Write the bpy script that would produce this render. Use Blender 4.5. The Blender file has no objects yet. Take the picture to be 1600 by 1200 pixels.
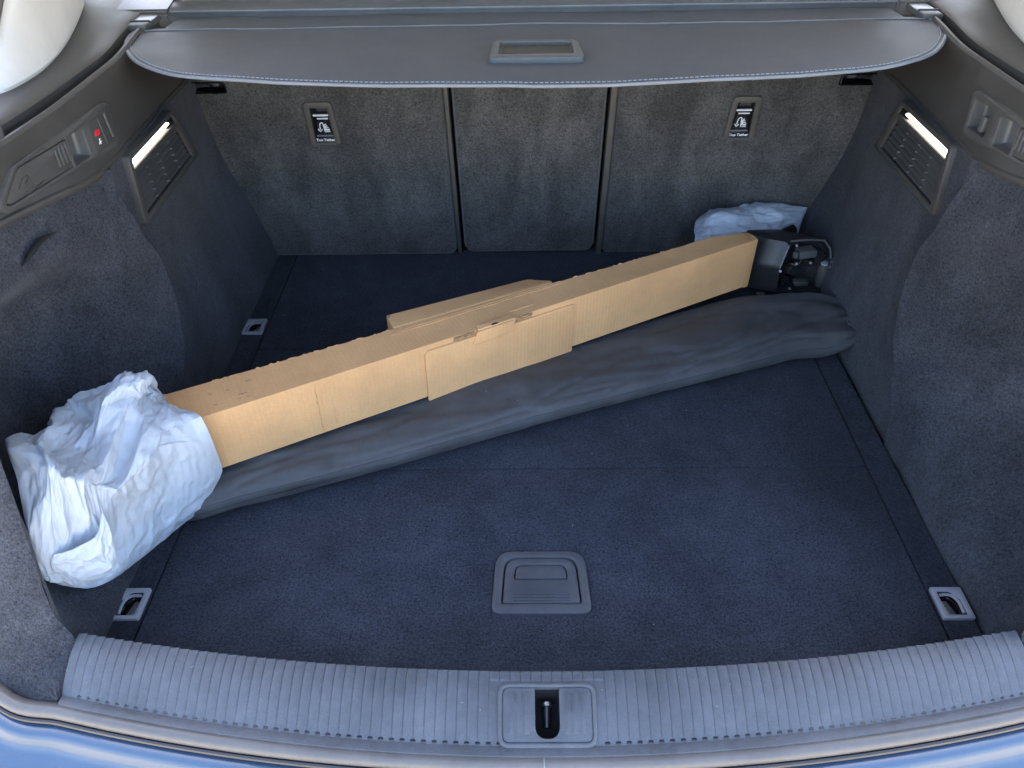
import bpy, bmesh, math, random
from math import radians, sin, cos, pi, sqrt
from mathutils import Vector, Matrix, noise
from mathutils.geometry import tessellate_polygon

random.seed(7)
S = bpy.context.scene
COL = S.collection

# ------------------------------------------------------------------ camera
PITCH, YAW, ROLL = radians(40.0), radians(-1.0), radians(-1.1)
cd = bpy.data.cameras.new('camera'); cam = bpy.data.objects.new('camera', cd); COL.objects.link(cam)
cd.sensor_width = 36.0; cd.lens = 27.0; cd.clip_start = 0.01; cd.clip_end = 500
f_ = Vector((sin(YAW)*cos(PITCH), cos(YAW)*cos(PITCH), -sin(PITCH)))
r_ = Vector((cos(YAW), -sin(YAW), 0)); u_ = r_.cross(f_)
r2 = cos(ROLL)*r_ + sin(ROLL)*u_; u2 = -sin(ROLL)*r_ + cos(ROLL)*u_
cam.matrix_world = Matrix(((r2.x, u2.x, -f_.x, -.023), (r2.y, u2.y, -f_.y, 0), (r2.z, u2.z, -f_.z, .87), (0, 0, 0, 1)))
S.camera = cam

# ------------------------------------------------------------------ light
SUN_EL, SUN_AZ = radians(60), radians(2)          # azimuth from +Y towards +X: the sun stands ahead of the car
w = bpy.data.worlds.new('World'); S.world = w; w.use_nodes = True
nt = w.node_tree; nt.nodes.clear()
sky = nt.nodes.new('ShaderNodeTexSky'); sky.sky_type = 'NISHITA'; sky.sun_disc = False
sky.sun_elevation = SUN_EL; sky.sun_rotation = SUN_AZ; sky.dust_density = 3.5; sky.air_density = 1.0
bg = nt.nodes.new('ShaderNodeBackground'); bg.inputs[1].default_value = 0.15
wo = nt.nodes.new('ShaderNodeOutputWorld')
nt.links.new(sky.outputs[0], bg.inputs[0]); nt.links.new(bg.outputs[0], wo.inputs[0])
sd = bpy.data.lights.new('sun', 'SUN'); sd.energy = 4.0; sd.angle = radians(.5); sd.color = (1, .95, .87)
sun = bpy.data.objects.new('sun', sd); COL.objects.link(sun)
sdir = Vector((sin(SUN_AZ)*cos(SUN_EL), cos(SUN_AZ)*cos(SUN_EL), sin(SUN_EL)))
sun.rotation_euler = sdir.to_track_quat('Z', 'Y').to_euler(); sun.location = sdir*8
vs = S.view_settings
vs.view_transform = 'Standard'; vs.look = 'None'; vs.gamma = 1; vs.exposure = 3.1; vs.use_curve_mapping = False
S.cycles.max_bounces = 8; S.cycles.diffuse_bounces = 5

# ------------------------------------------------------------------ materials
def newmat(name):
    m = bpy.data.materials.new(name); m.use_nodes = True
    nt = m.node_tree
    return m, nt, nt.nodes['Principled BSDF']
def N(nt, t, **kw):
    n = nt.nodes.new(t)
    for k, v in kw.items(): setattr(n, k, v)
    return n
def coords(nt, scale=(1, 1, 1)):
    tc = N(nt, 'ShaderNodeNewGeometry'); mp = N(nt, 'ShaderNodeMapping'); mp.inputs['Scale'].default_value = scale
    nt.links.new(tc.outputs['Position'], mp.inputs['Vector']); return mp.outputs['Vector']
def nz(nt, vec, scale, detail=2, rough=.5, dist=0):
    n = N(nt, 'ShaderNodeTexNoise'); n.inputs['Scale'].default_value = scale; n.inputs['Detail'].default_value = detail
    n.inputs['Roughness'].default_value = rough; n.inputs['Distortion'].default_value = dist
    nt.links.new(vec, n.inputs['Vector']); return n.outputs['Fac']
def mr(nt, fac, a, b, c, d):
    n = N(nt, 'ShaderNodeMapRange'); n.inputs[1].default_value = a; n.inputs[2].default_value = b
    n.inputs[3].default_value = c; n.inputs[4].default_value = d; nt.links.new(fac, n.inputs[0]); return n.outputs[0]
def mul(nt, a, b):
    n = N(nt, 'ShaderNodeMath', operation='MULTIPLY'); nt.links.new(a, n.inputs[0])
    if isinstance(b, (int, float)): n.inputs[1].default_value = b
    else: nt.links.new(b, n.inputs[1])
    return n.outputs[0]
def add(nt, a, b):
    n = N(nt, 'ShaderNodeMath', operation='ADD'); nt.links.new(a, n.inputs[0]); nt.links.new(b, n.inputs[1]); return n.outputs[0]
def scalecol(nt, col, fac):
    n = N(nt, 'ShaderNodeVectorMath', operation='SCALE'); n.inputs[0].default_value = col
    nt.links.new(fac, n.inputs['Scale']); return n.outputs[0]
def bump(nt, h, strength, dist):
    n = N(nt, 'ShaderNodeBump'); n.inputs['Strength'].default_value = strength; n.inputs['Distance'].default_value = dist
    nt.links.new(h, n.inputs['Height']); return n.outputs['Normal']

def carpet(name, col, stretch=(1, 1, 1), nap=(3, 3, 3), contrast=1.0, fib=330, napamt=.3, sheen=.25):
    m, nt, b = newmat(name)
    v = coords(nt); vf = coords(nt, stretch); vn = coords(nt, nap)
    f1 = nz(nt, vf, fib, 3, .65, .6); f2 = nz(nt, v, fib*2.3, 1, .5)
    n1 = nz(nt, vn, 3.2, 4, .6, .5); n2 = nz(nt, v, 26, 4, .65)
    fine = mr(nt, add(nt, f1, mul(nt, f2, .6)), .52, 1.08, 1-.8*contrast, 1+1.0*contrast)
    big = mr(nt, n1, .36, .64, 1-napamt, 1+napamt); mid = mr(nt, n2, .3, .7, .86, 1.14)
    fac = mul(nt, mul(nt, fine, big), mid)
    nt.links.new(scalecol(nt, col, fac), b.inputs['Base Color'])
    b.inputs['Roughness'].default_value = 1.0; b.inputs['Specular IOR Level'].default_value = .05
    b.inputs['Sheen Weight'].default_value = sheen; b.inputs['Sheen Roughness'].default_value = .5
    nt.links.new(bump(nt, add(nt, f1, mul(nt, f2, .5)), .8, .0012), b.inputs['Normal'])
    return m
def plastic(name, col, rough=.5, grain=.12, gscale=700, spec=.4, dirt=.12, speck=0):
    m, nt, b = newmat(name)
    v = coords(nt)
    n1 = nz(nt, v, 14, 5, .6); n2 = nz(nt, v, gscale, 2, .5); n3 = nz(nt, v, 90, 5, .7)
    nt.links.new(scalecol(nt, col, mul(nt, mr(nt, n1, .3, .7, 1-dirt, 1+dirt), mul(nt, mr(nt, n3, .3, .7, 1-dirt*.6, 1+dirt*.6), mr(nt, n2, .35, .65, 1-speck, 1+speck)))), b.inputs['Base Color'])
    nt.links.new(mr(nt, n1, .3, .7, rough-.06, rough+.06), b.inputs['Roughness'])
    b.inputs['Specular IOR Level'].default_value = spec
    if grain: nt.links.new(bump(nt, n2, grain, .0006), b.inputs['Normal'])
    return m
def metal(name, col=(.75, .76, .78), rough=.2):
    m, nt, b = newmat(name); b.inputs['Metallic'].default_value = 1; b.inputs['Base Color'].default_value = (*col, 1)
    n = nz(nt, coords(nt), 60, 3); nt.links.new(mr(nt, n, .3, .7, rough*.7, rough*1.4), b.inputs['Roughness']); return m
def flat(name, col, rough=.6, emit=0):
    m, nt, b = newmat(name); b.inputs['Base Color'].default_value = (*col, 1); b.inputs['Roughness'].default_value = rough
    n = nz(nt, coords(nt), 120, 3)
    nt.links.new(scalecol(nt, col, mr(nt, n, .3, .7, .93, 1.07)), b.inputs['Base Color'])
    if emit: b.inputs['Emission Color'].default_value = (*col, 1); b.inputs['Emission Strength'].default_value = emit
    return m

MT = {}
MT['floor'] = carpet('floor carpet', (.029, .033, .044), nap=(1.4, 1.4, 1.4), contrast=.95, napamt=.20, fib=310, sheen=.06)
MT['strip'] = carpet('strip carpet', (.023, .026, .034), contrast=.8, napamt=.2, fib=300, sheen=.06)
MT['wall'] = carpet('side carpet', (.037, .039, .046), contrast=.75, napamt=.28, nap=(2, 2, 1.2), fib=290, sheen=.10)
MT['seat'] = carpet('seat carpet', (.068, .065, .061), nap=(4.2, 2, 1.7), contrast=.8, napamt=.28, fib=260)
MT['trim'] = plastic('soft dark plastic', (.050, .047, .043), .55, .25, 900)
MT['trim2'] = plastic('bezel plastic', (.066, .064, .061), .5, .15, 900)
MT['sill'] = plastic('sill plastic', (.074, .080, .092), .42, .6, 560, .5, .2, .08)
MT['black'] = plastic('black plastic', (.016, .016, .018), .3, .05, 700, .6)
MT['gloss'] = plastic('glossy black plastic', (.008, .008, .009), .12, .0)
MT['handle'] = plastic('handle plastic', (.068, .075, .088), .34, .08, 1100)
MT['cover'] = plastic('cover cloth', (.076, .081, .089), .6, .6, 1500, .35, .08)
MT['lit_hem'] = plastic('hem cloth', (.17, .18, .19), .55, .3, 1500)  # paler than the cover: light caught on edges is painted in
MT['stitch'] = flat('stitch thread', (.33, .35, .37), .7)
MT['cass'] = plastic('cassette plastic', (.085, .087, .085), .35, .1)
MT['beige'] = plastic('beige trim', (.62, .60, .56), .7, .1, 800, .3, .04)
MT['seal'] = plastic('rubber seal', (.115, .105, .098), .36, .08, 500, .5)
MT['chrome'] = plastic('silver lacquer', (.27, .28, .31), .2, 0, 700, .8, .05)
MT['steel'] = metal('steel', (.55, .55, .56), .3)
MT['dark'] = flat('dark void', (.006, .006, .007), .9)
MT['white'] = flat('white print', (.8, .8, .8), .5)
MT['red'] = flat('red button', (.75, .02, .03), .4)
MT['cream'] = flat('cream bar', (.55, .47, .22), .5)
MT['leather'] = plastic('grey leather', (.36, .35, .33), .55, .2)
MT['edge'] = plastic('seat edge plastic', (.095, .086, .075), .5, .1)

def lampmat():
    m, nt, b = newmat('lamp lens'); b.inputs['Base Color'].default_value = (.9, .88, .8, 1)
    b.inputs['Emission Color'].default_value = (1, .93, .78, 1); b.inputs['Emission Strength'].default_value = 1.0
    return m
MT['lamp'] = lampmat()
def paint():
    m, nt, b = newmat('blue paint'); n = nz(nt, coords(nt), 2500, 1)
    nt.links.new(scalecol(nt, (.05, .085, .14), mr(nt, n, .3, .7, .85, 1.15)), b.inputs['Base Color'])
    b.inputs['Metallic'].default_value = .25; b.inputs['Roughness'].default_value = .35
    b.inputs['Coat Weight'].default_value = .45; b.inputs['Coat Roughness'].default_value = .04; return m
MT['paint'] = paint()
def card():
    m, nt, b = newmat('cardboard')
    tc = N(nt, 'ShaderNodeTexCoord'); uv = tc.outputs['UV']
    mp = N(nt, 'ShaderNodeMapping'); nt.links.new(uv, mp.inputs['Vector'])
    wv = N(nt, 'ShaderNodeTexWave'); wv.bands_direction = 'X'; wv.inputs['Scale'].default_value = 4.6; wv.inputs['Distortion'].default_value = 1.6
    wv.inputs['Detail'].default_value = 2; wv.inputs['Detail Scale'].default_value = 1.2; nt.links.new(mp.outputs[0], wv.inputs['Vector'])
    v = coords(nt)
    mp2 = N(nt, 'ShaderNodeMapping'); mp2.inputs['Scale'].default_value = (14, .5, .5); nt.links.new(uv, mp2.inputs['Vector'])
    st = nz(nt, mp2.outputs[0], 1.0, 4, .6)
    n1 = nz(nt, v, 12, 5, .65); n2 = nz(nt, v, 420, 3, .6)
    fac = mul(nt, mul(nt, mr(nt, st, .3, .7, .985, 1.012), mr(nt, n1, .3, .7, .90, 1.09)), mul(nt, mr(nt, n2, .3, .7, .94, 1.06), mr(nt, wv.outputs['Fac'], 0, 1, .988, 1.012)))
    nt.links.new(scalecol(nt, (.61, .342, .155), fac), b.inputs['Base Color'])
    b.inputs['Roughness'].default_value = .75; b.inputs['Specular IOR Level'].default_value = .25
    h = add(nt, mul(nt, wv.outputs['Fac'], .6), mul(nt, n1, 1.5))
    nt.links.new(bump(nt, h, .16, .0012), b.inputs['Normal']); return m
MT['card'] = card()
def cardedge():
    m, nt, b = newmat('cardboard edge'); v = coords(nt)
    n = nz(nt, v, 300, 3, .6); nt.links.new(scalecol(nt, (.36, .22, .11), mr(nt, n, .3, .7, .5, 1.3)), b.inputs['Base Color'])
    b.inputs['Roughness'].default_value = .9; return m
MT['cardedge'] = cardedge()
def cloth():
    m, nt, b = newmat('black nylon'); v = coords(nt)
    n1 = nz(nt, v, 13, 7, .7, .3); n2 = nz(nt, v, 60, 5, .7); n3 = nz(nt, v, 1300, 1)
    fac = mul(nt, mr(nt, n1, .36, .66, .78, 1.30), mr(nt, n2, .3, .7, .85, 1.15))
    nt.links.new(scalecol(nt, (.046, .047, .050), fac), b.inputs['Base Color'])
    nt.links.new(mr(nt, n1, .3, .7, .5, .7), b.inputs['Roughness']); b.inputs['Sheen Weight'].default_value = .05
    h = add(nt, n3, mul(nt, n2, .8)); nt.links.new(bump(nt, h, .25, .0015), b.inputs['Normal']); return m
MT['cloth'] = cloth()
def ridged(nt, vec, scale, detail):
    n = N(nt, 'ShaderNodeTexNoise'); n.noise_type = 'RIDGED_MULTIFRACTAL'; n.normalize = True
    n.inputs['Scale'].default_value = scale; n.inputs['Detail'].default_value = detail; n.inputs['Distortion'].default_value = .8
    nt.links.new(vec, n.inputs['Vector']); return n.outputs['Fac']
def sack():
    m, nt, b = newmat('woven plastic sack')
    tc = N(nt, 'ShaderNodeTexCoord'); uv = tc.outputs['UV']; v = coords(nt)
    def wave(d, s):
        mp = N(nt, 'ShaderNodeMapping'); nt.links.new(uv, mp.inputs['Vector'])
        wv = N(nt, 'ShaderNodeTexWave'); wv.bands_direction = d; wv.inputs['Scale'].default_value = s; wv.inputs['Distortion'].default_value = .6
        wv.inputs['Detail'].default_value = 1; nt.links.new(mp.outputs[0], wv.inputs['Vector']); return wv.outputs['Fac']
    weave = add(nt, wave('X', 60), wave('Y', 60))
    n1 = nz(nt, v, 11, 4, .6); n2 = ridged(nt, v, 30, 3); n3 = ridged(nt, v, 85, 3)
    vo = N(nt, 'ShaderNodeTexVoronoi'); vo.inputs['Scale'].default_value = 33; nt.links.new(v, vo.inputs['Vector'])
    speck = mr(nt, vo.outputs['Distance'], .012, .022, .3, 1)
    nt.links.new(scalecol(nt, (.62, .68, .76), mul(nt, speck, mr(nt, n1, .3, .7, .92, 1.05))), b.inputs['Base Color'])
    b.inputs['Roughness'].default_value = .22; b.inputs['Specular IOR Level'].default_value = .65
    h = add(nt, mul(nt, weave, .10), add(nt, mul(nt, n2, 1.0), mul(nt, n3, .5)))
    nrm = bump(nt, h, .5, .0022); nt.links.new(nrm, b.inputs['Normal'])
    tr = N(nt, 'ShaderNodeBsdfTranslucent'); tr.inputs[0].default_value = (.62, .70, .80, 1); nt.links.new(nrm, tr.inputs['Normal'])
    mx = N(nt, 'ShaderNodeMixShader'); mx.inputs[0].default_value = .25
    out = [n for n in nt.nodes if n.type == 'OUTPUT_MATERIAL'][0]
    nt.links.new(b.outputs[0], mx.inputs[1]); nt.links.new(tr.outputs[0], mx.inputs[2]); nt.links.new(mx.outputs[0], out.inputs[0]); return m
MT['sack'] = sack()
def paving():
    m, nt, b = newmat('pale paving'); v = coords(nt); n = nz(nt, v, 3, 6, .6)
    nt.links.new(scalecol(nt, (.36, .32, .26), mr(nt, n, .3, .7, .8, 1.2)), b.inputs['Base Color']); b.inputs['Roughness'].default_value = .9; return m
MT['paving'] = paving()

# ------------------------------------------------------------------ object helpers
def tag(o, label=None, cat=None, group=None, kind=None):
    if label: o['label'] = label
    if cat: o['category'] = cat
    if group: o['group'] = group
    if kind: o['kind'] = kind
    return o
def root(name, loc, label, cat, group=None):
    o = bpy.data.objects.new(name, None); COL.objects.link(o); o.location = loc; o.empty_display_size = .05
    return tag(o, label, cat, group)
def wloc(o):
    v = Vector((0, 0, 0))
    while o: v += Vector(o['_w']) if '_w' in o else Vector(o.location); o = None
    return v
def link(name, me, mat, parent=None, smooth=35):
    o = bpy.data.objects.new(name, me); COL.objects.link(o)
    if mat: me.materials.clear(); me.materials.append(MT[mat])
    if smooth:
        for p in me.polygons: p.use_smooth = True
        me.set_sharp_from_angle(angle=radians(smooth))
    if parent:
        o.parent = parent
        off = Vector((0, 0, 0)); q = parent
        if q.type == 'EMPTY': off = Vector(q.location)
        o.matrix_parent_inverse = Matrix.Translation(-off)      # local coordinates stay world coordinates
    return o
def me_from(bm, name='mesh', fix=True):
    if fix: bmesh.ops.recalc_face_normals(bm, faces=bm.faces[:])
    me = bpy.data.meshes.new(name); bm.to_mesh(me); bm.free(); return me
def obj(name, bm, mat, parent=None, smooth=35, fix=True):
    return link(name, me_from(bm, name, fix), mat, parent, smooth)

def offset_loop(L, d):
    n = len(L); out = []
    area = sum(L[i][0]*L[(i+1) % n][1]-L[(i+1) % n][0]*L[i][1] for i in range(n))
    sg = 1 if area > 0 else -1
    for i in range(n):
        a, b, c = Vector(L[i-1]), Vector(L[i]), Vector(L[(i+1) % n])
        t1 = (b-a); t2 = (c-b)
        t1 = t1.normalized() if t1.length > 1e-9 else t2.normalized(); t2 = t2.normalized() if t2.length > 1e-9 else t1
        n1 = Vector((t1.y, -t1.x)); n2 = Vector((t2.y, -t2.x)); m = (n1+n2)
        if m.length < 1e-6: m = n1
        m.normalize(); k = 1/max(.4, m.dot(n1))
        q = b + m*(d*k*sg); out.append((q.x, q.y))
    return out
def rpoly(P, r, n=5):
    out = []; m = len(P)
    for i in range(m):
        a, b, c = Vector(P[i-1][:2]), Vector(P[i][:2]), Vector(P[(i+1) % m][:2])
        rr = P[i][2] if len(P[i]) > 2 else r
        d1 = (a-b); d2 = (c-b); l = min(rr, d1.length*.48, d2.length*.48)
        p1 = b+d1.normalized()*l; p2 = b+d2.normalized()*l
        for k in range(n+1):
            t = k/n; q = p1*(1-t)**2 + b*2*t*(1-t) + p2*t*t; out.append((q.x, q.y))
    return out
def rrect(cx, cy, w_, h_, r, n=5):
    return rpoly([(cx-w_/2, cy-h_/2), (cx+w_/2, cy-h_/2), (cx+w_/2, cy+h_/2), (cx-w_/2, cy+h_/2)], r, n)
def plate(loops, T, h0, h1, bev=.001, bm=None):
    """solid plate: loops[0] outline, the others holes; T(u,v,h) places it; bevelled upper edge"""
    bm = bm or bmesh.new()
    tops = []; 
    for li, L in enumerate(loops):
        s = -1 if li == 0 else 1
        Lt = offset_loop(L, s*bev)
        r0 = [bm.verts.new(T(u, v, h0)) for u, v in L]
        r1 = [bm.verts.new(T(u, v, h1-bev)) for u, v in L]
        Lm = offset_loop(L, s*bev*.3); rm = [bm.verts.new(T(u, v, h1-bev*.3)) for u, v in Lm]
        r2_ = [bm.verts.new(T(u, v, h1)) for u, v in Lt]
        n = len(L)
        for A, B in ((r0, r1), (r1, rm), (rm, r2_)):
            for i in range(n): bm.faces.new((A[i], A[(i+1) % n], B[(i+1) % n], B[i]))
        tops.append((Lt, r2_))
    flatv = [v for _, r in tops for v in r]
    tris = tessellate_polygon([[Vector((u, v, 0)) for u, v in Lt] for Lt, _ in tops])
    for t in tris:
        try: bm.faces.new([flatv[i] for i in t])
        except ValueError: pass
    return bm
def cavity(L, T, h0, depth, shrink, bm=None, rings=4):
    bm = bm or bmesh.new(); prev = None; n = len(L)
    for k in range(rings+1):
        t = k/rings
        Lk = offset_loop(L, -shrink*t*t)
        ring = [bm.verts.new(T(u, v, h0-depth*(1-(1-t)**2))) for u, v in Lk]
        if prev:
            for i in range(n): bm.faces.new((prev[i], prev[(i+1) % n], ring[(i+1) % n], ring[i]))
        prev = ring
    for t in tessellate_polygon([[Vector((u, v, 0)) for u, v in Lk]]):
        try: bm.faces.new([prev[i] for i in t])
        except ValueError: pass
    return bm
def bevbox(x0, x1, y0, y1, z0, z1, b=.002, T=None, bm=None, seg=2):
    T = T or (lambda u, v, h: (u, v, h)); bm2 = bmesh.new()
    bmesh.ops.create_cube(bm2, size=1)
    for v in bm2.verts: v.co = Vector(((x0+x1)/2+v.co.x*(x1-x0), (y0+y1)/2+v.co.y*(y1-y0), (z0+z1)/2+v.co.z*(z1-z0)))
    if b: bmesh.ops.bevel(bm2, geom=bm2.edges[:], offset=b, segments=seg, affect='EDGES', profile=.5)
    for v in bm2.verts: v.co = Vector(T(*v.co))
    if bm is None: return bm2
    me = bpy.data.meshes.new('tmp'); bm2.to_mesh(me); bm2.free(); bm.from_mesh(me); bpy.data.meshes.remove(me); return bm
def tube(path, r, n=8, bm=None, closed=False, flat_=1.0, cap=True):
    bm = bm or bmesh.new(); P = [Vector(p) for p in path]; rings = []; m = len(P)
    up = Vector((0, 0, 1))
    for i in range(m):
        a = P[i-1] if (i > 0 or closed) else P[i]; c = P[(i+1) % m] if (i < m-1 or closed) else P[i]
        t = (c-a).normalized(); s = t.cross(up)
        if s.length < 1e-4: s = t.cross(Vector((0, 1, 0)))
        s.normalize(); q = s.cross(t)
        rr = r[i] if isinstance(r, (list, tuple)) else r
        rings.append([bm.verts.new(P[i]+s*(rr*cos(2*pi*k/n))+q*(rr*flat_*sin(2*pi*k/n))) for k in range(n)])
    for i in range(m if closed else m-1):
        A, B = rings[i], rings[(i+1) % m]
        for k in range(n): bm.faces.new((A[k], A[(k+1) % n], B[(k+1) % n], B[k]))
    if cap and not closed:
        bm.faces.new(rings[0][::-1]); bm.faces.new(rings[-1])
    return bm
def grid(nu, nv, F, skip=None, uv=None):
    bm = bmesh.new(); V = [[bm.verts.new(F(i/nu, j/nv)) for j in range(nv+1)] for i in range(nu+1)]
    lay = bm.loops.layers.uv.new('UVMap')
    for i in range(nu):
        for j in range(nv):
            if skip and skip((i+.5)/nu, (j+.5)/nv): continue
            fc = bm.faces.new((V[i][j], V[i+1][j], V[i+1][j+1], V[i][j+1]))
            for lp, (a, b) in zip(fc.loops, ((i, j), (i+1, j), (i+1, j+1), (i, j+1))):
                lp[lay].uv = ((a/nu)*(uv[0] if uv else 1), (b/nv)*(uv[1] if uv else 1))
    for v in [v for v in bm.verts if not v.link_faces]: bm.verts.remove(v)
    return bm
def crom(P, t):
    """Catmull-Rom through the points P, t in 0..1"""
    n = len(P)-1; x = min(max(t*n, 0), n-1e-6); i = int(x); f = x-i
    g = lambda k: Vector(P[min(max(k, 0), n)]) if 0 <= k <= n else (Vector(P[0])*2-Vector(P[1]) if k < 0 else Vector(P[n])*2-Vector(P[n-1]))
    a, b, c, d = g(i-1), g(i), g(i+1), g(i+2)
    return .5*((2*b)+(c-a)*f+(2*a-5*b+4*c-d)*f*f+(3*b-a-3*c+d)*f**3)
def lerp(tab, x):
    if x <= tab[0][0]: return tab[0][1]
    for (a, p), (b, q) in zip(tab, tab[1:]):
        if x <= b:
            t = (x-a)/(b-a); t = t*t*(3-2*t); return p+(q-p)*t
    return tab[-1][1]
def sstep(a, b, x):
    t = min(max((x-a)/(b-a), 0), 1); return t*t*(3-2*t)
def inpoly(x, y, L):
    c = False; n = len(L); j = n-1
    for i in range(n):
        if (L[i][1] > y) != (L[j][1] > y) and x < (L[j][0]-L[i][0])*(y-L[i][1])/(L[j][1]-L[i][1])+L[i][0]: c = not c
        j = i
    return c
def text_bm(txt, size, T):
    cu = bpy.data.curves.new('txt', 'FONT'); cu.body = txt; cu.size = size; cu.align_x = 'CENTER'; cu.offset = size*.035; cu.resolution_u = 2
    o = bpy.data.objects.new('txt', cu); COL.objects.link(o)
    dg = bpy.context.evaluated_depsgraph_get(); me = bpy.data.meshes.new_from_object(o.evaluated_get(dg))
    bm = bmesh.new(); bm.from_mesh(me)
    for v in bm.verts: v.co = Vector(T(v.co.x, v.co.y, 0))
    bpy.data.objects.remove(o); bpy.data.curves.remove(cu); bpy.data.meshes.remove(me); return bm

XY = lambda z=0: (lambda u, v, h: (u, v, z+h))

# ------------------------------------------------------------------ ground
bm = bmesh.new()
bmesh.ops.create_grid(bm, x_segments=2, y_segments=2, size=60)
for v in bm.verts: v.co.z = -.72
tag(obj('ground', bm, 'paving', None, 0), kind='structure')

# ------------------------------------------------------------------ boot floor
floor = bpy.data.objects.new('floor', None); COL.objects.link(floor); floor.location = (0, .97, 0); tag(floor, kind='structure')
obj('underfloor', bevbox(-.80, .80, .40, 1.62, -.06, -.022, 0), 'dark', floor)
FT = XY(-.012)
HX, HY = 0.0, .6195
hb = [(HX-.066, HY-.0495, .014), (HX+.066, HY-.0495, .014), (HX+.061, HY+.0505, .024), (HX-.061, HY+.0505, .024)]
hloop = rpoly(hb, .015, 6)
def fpanel(y0, y1, holes=()):
    L = rpoly([(-.5185, y0), (.508, y0), (.508, y1), (-.5185, y1)], .004, 2)
    return plate([L]+list(holes), FT, -.008, .012, .0016)
obj('floor_panel', fpanel(.42, .8315, [offset_loop(hloop, -.003)]), 'floor', floor)
obj('floor_panel', fpanel(.8325, 1.1405), 'floor', floor)
obj('floor_panel', fpanel(1.1435, 1.505), 'floor', floor)
def strip(x0, x1, holes):
    L = rpoly([(x0, .42), (x1, .42), (x1, 1.505), (x0, 1.505)], .002, 2)
    return plate([L]+holes, FT, -.008, .0105, .0018)
eyes = [(-.547, .589), (.537, .585), (-.556, 1.216)]
def eyeloop(x, y, s): return rpoly([(x-.0205*s, y-.024*s), (x+.0205*s, y-.024*s), (x+.0205*s, y+.024*s), (x-.0205*s, y+.024*s)], .003*s, 3)
obj('floor_strip', strip(-.566, -.5215, [eyeloop(-.5445, .589, .78), eyeloop(-.5445, 1.216, .78)]), 'strip', floor)
obj('floor_strip', strip(.511, .5535, [eyeloop(.5335, .585, .78)]), 'strip', floor)

# pull handle in the floor
hp = obj('pull_handle', plate([hloop, offset_loop(rpoly([(HX-.053, HY-.034, .004), (HX+.053, HY-.034, .004), (HX+.049, HY+.040, .02), (HX-.049, HY+.040, .02)], .01, 6), 0)], XY(0), -.004, .0040, .0022), 'handle', floor)
tag(hp, 'grey plastic pull handle recessed in the carpet')
flapL = rpoly([(HX-.0512, HY-.033, .003), (HX+.0512, HY-.033, .003), (HX+.0472, HY+.0385, .02), (HX-.0472, HY+.0385, .02)], .01, 6)
insL = rpoly([(HX-.036, HY+.004, .004), (HX+.036, HY+.004, .004), (HX+.0345, HY+.0275, .011), (HX-.0345, HY+.0275, .011)], .008, 6)
obj('flap', plate([flapL, insL], XY(0), -.004, .0034, .0020), 'handle', hp)
obj('finger_plate', plate([offset_loop(insL, -.0012)], XY(0), -.004, .0034, .0019), 'handle', hp)
obj('well', plate([offset_loop(hloop, -.006)], XY(0), -.010, -.0035, .0005), 'dark', hp)
for k in range(3):
    obj('rib', bevbox(HX-.0375, HX+.0375, HY-.0205-.0048*k, HY-.0183-.0048*k, .0024, .0050, .0009), 'handle', hp)

# lashing eyes
for i, (x, y) in enumerate([(-.5445, .589), (.5335, .585), (-.5445, 1.216)]):
    sg = 1 if x < 0 else -1
    o_ = eyeloop(x, y, 1.0); i_ = rpoly([(x-sg*.013, y-.018), (x+sg*.013, y-.018), (x+sg*.013, y+.017), (x-sg*.004, y+.017), (x-sg*.013, y+.006)], .003, 3)
    le = obj('lashing_eye', plate([o_, i_], XY(0), -.003, .0030, .0011), 'chrome', floor)
    obj('pocket', cavity(i_, XY(0), .0005, .010, .002), 'gloss', le)
    ring = [(x-sg*.0105, y-.014, -.001), (x-sg*.0105, y+.005, -.001), (x-sg*.003, y+.0135, -.001), (x+sg*.0105, y+.0135, -.001)]
    obj('ring', tube([crom(ring, k/14) for k in range(15)], .0021, 8), 'chrome', le)
    obj('tongue', plate([rpoly([(x-sg*.003, y-.016), (x+sg*.011, y-.016), (x+sg*.011, y+.006), (x+sg*.003, y+.008)], .003, 3)], XY(0), -.0085, -.0045, .001), 'steel', le)

# ------------------------------------------------------------------ seat backs
K = .22; cS = 1/sqrt(1+K*K); sS = K*cS
def ST(x, t, h):            # x across, t up the seat, h towards the tailgate
    return (x, 1.48 - t*sS - h*cS, t*cS - h*sS)
def seat_panel(x0, x1, t0, t1, rc, seed, nx, nt_, hole=None):
    def F(a, b):
        x = x0+(x1-x0)*a; t = t0+(t1-t0)*b
        # round the corners: pull edge points inside the rounded rectangle
        cx = min(max(x, x0+rc), x1-rc); ct = min(max(t, t0+rc), t1-rc)
        dx, dt = x-cx, t-ct
        if dx and dt:
            m = max(abs(dx), abs(dt)); l = sqrt(dx*dx+dt*dt); x = cx+dx*m/l; t = ct+dt*m/l
        d = min(a*(x1-x0), (1-a)*(x1-x0), b*(t1-t0), (1-b)*(t1-t0))
        e = min(d/.012, 1); h = .014*(sqrt(max(0, 1-(1-e)**2))-1)
        h += .0035*noise.noise(Vector((x*7+seed, t*4, seed)))*min(d/.05, 1) + .0022*noise.noise(Vector((x*19+t*9, t*6, seed*3)))*min(d/.04, 1)
        return ST(x, t, h)
    sk = (lambda a, b: any(inpoly(x0+(x1-x0)*a, t0+(t1-t0)*b, h) for h in hole)) if hole else None
    return grid(nx, nt_, F, sk, uv=(x1-x0, t1-t0))
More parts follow.
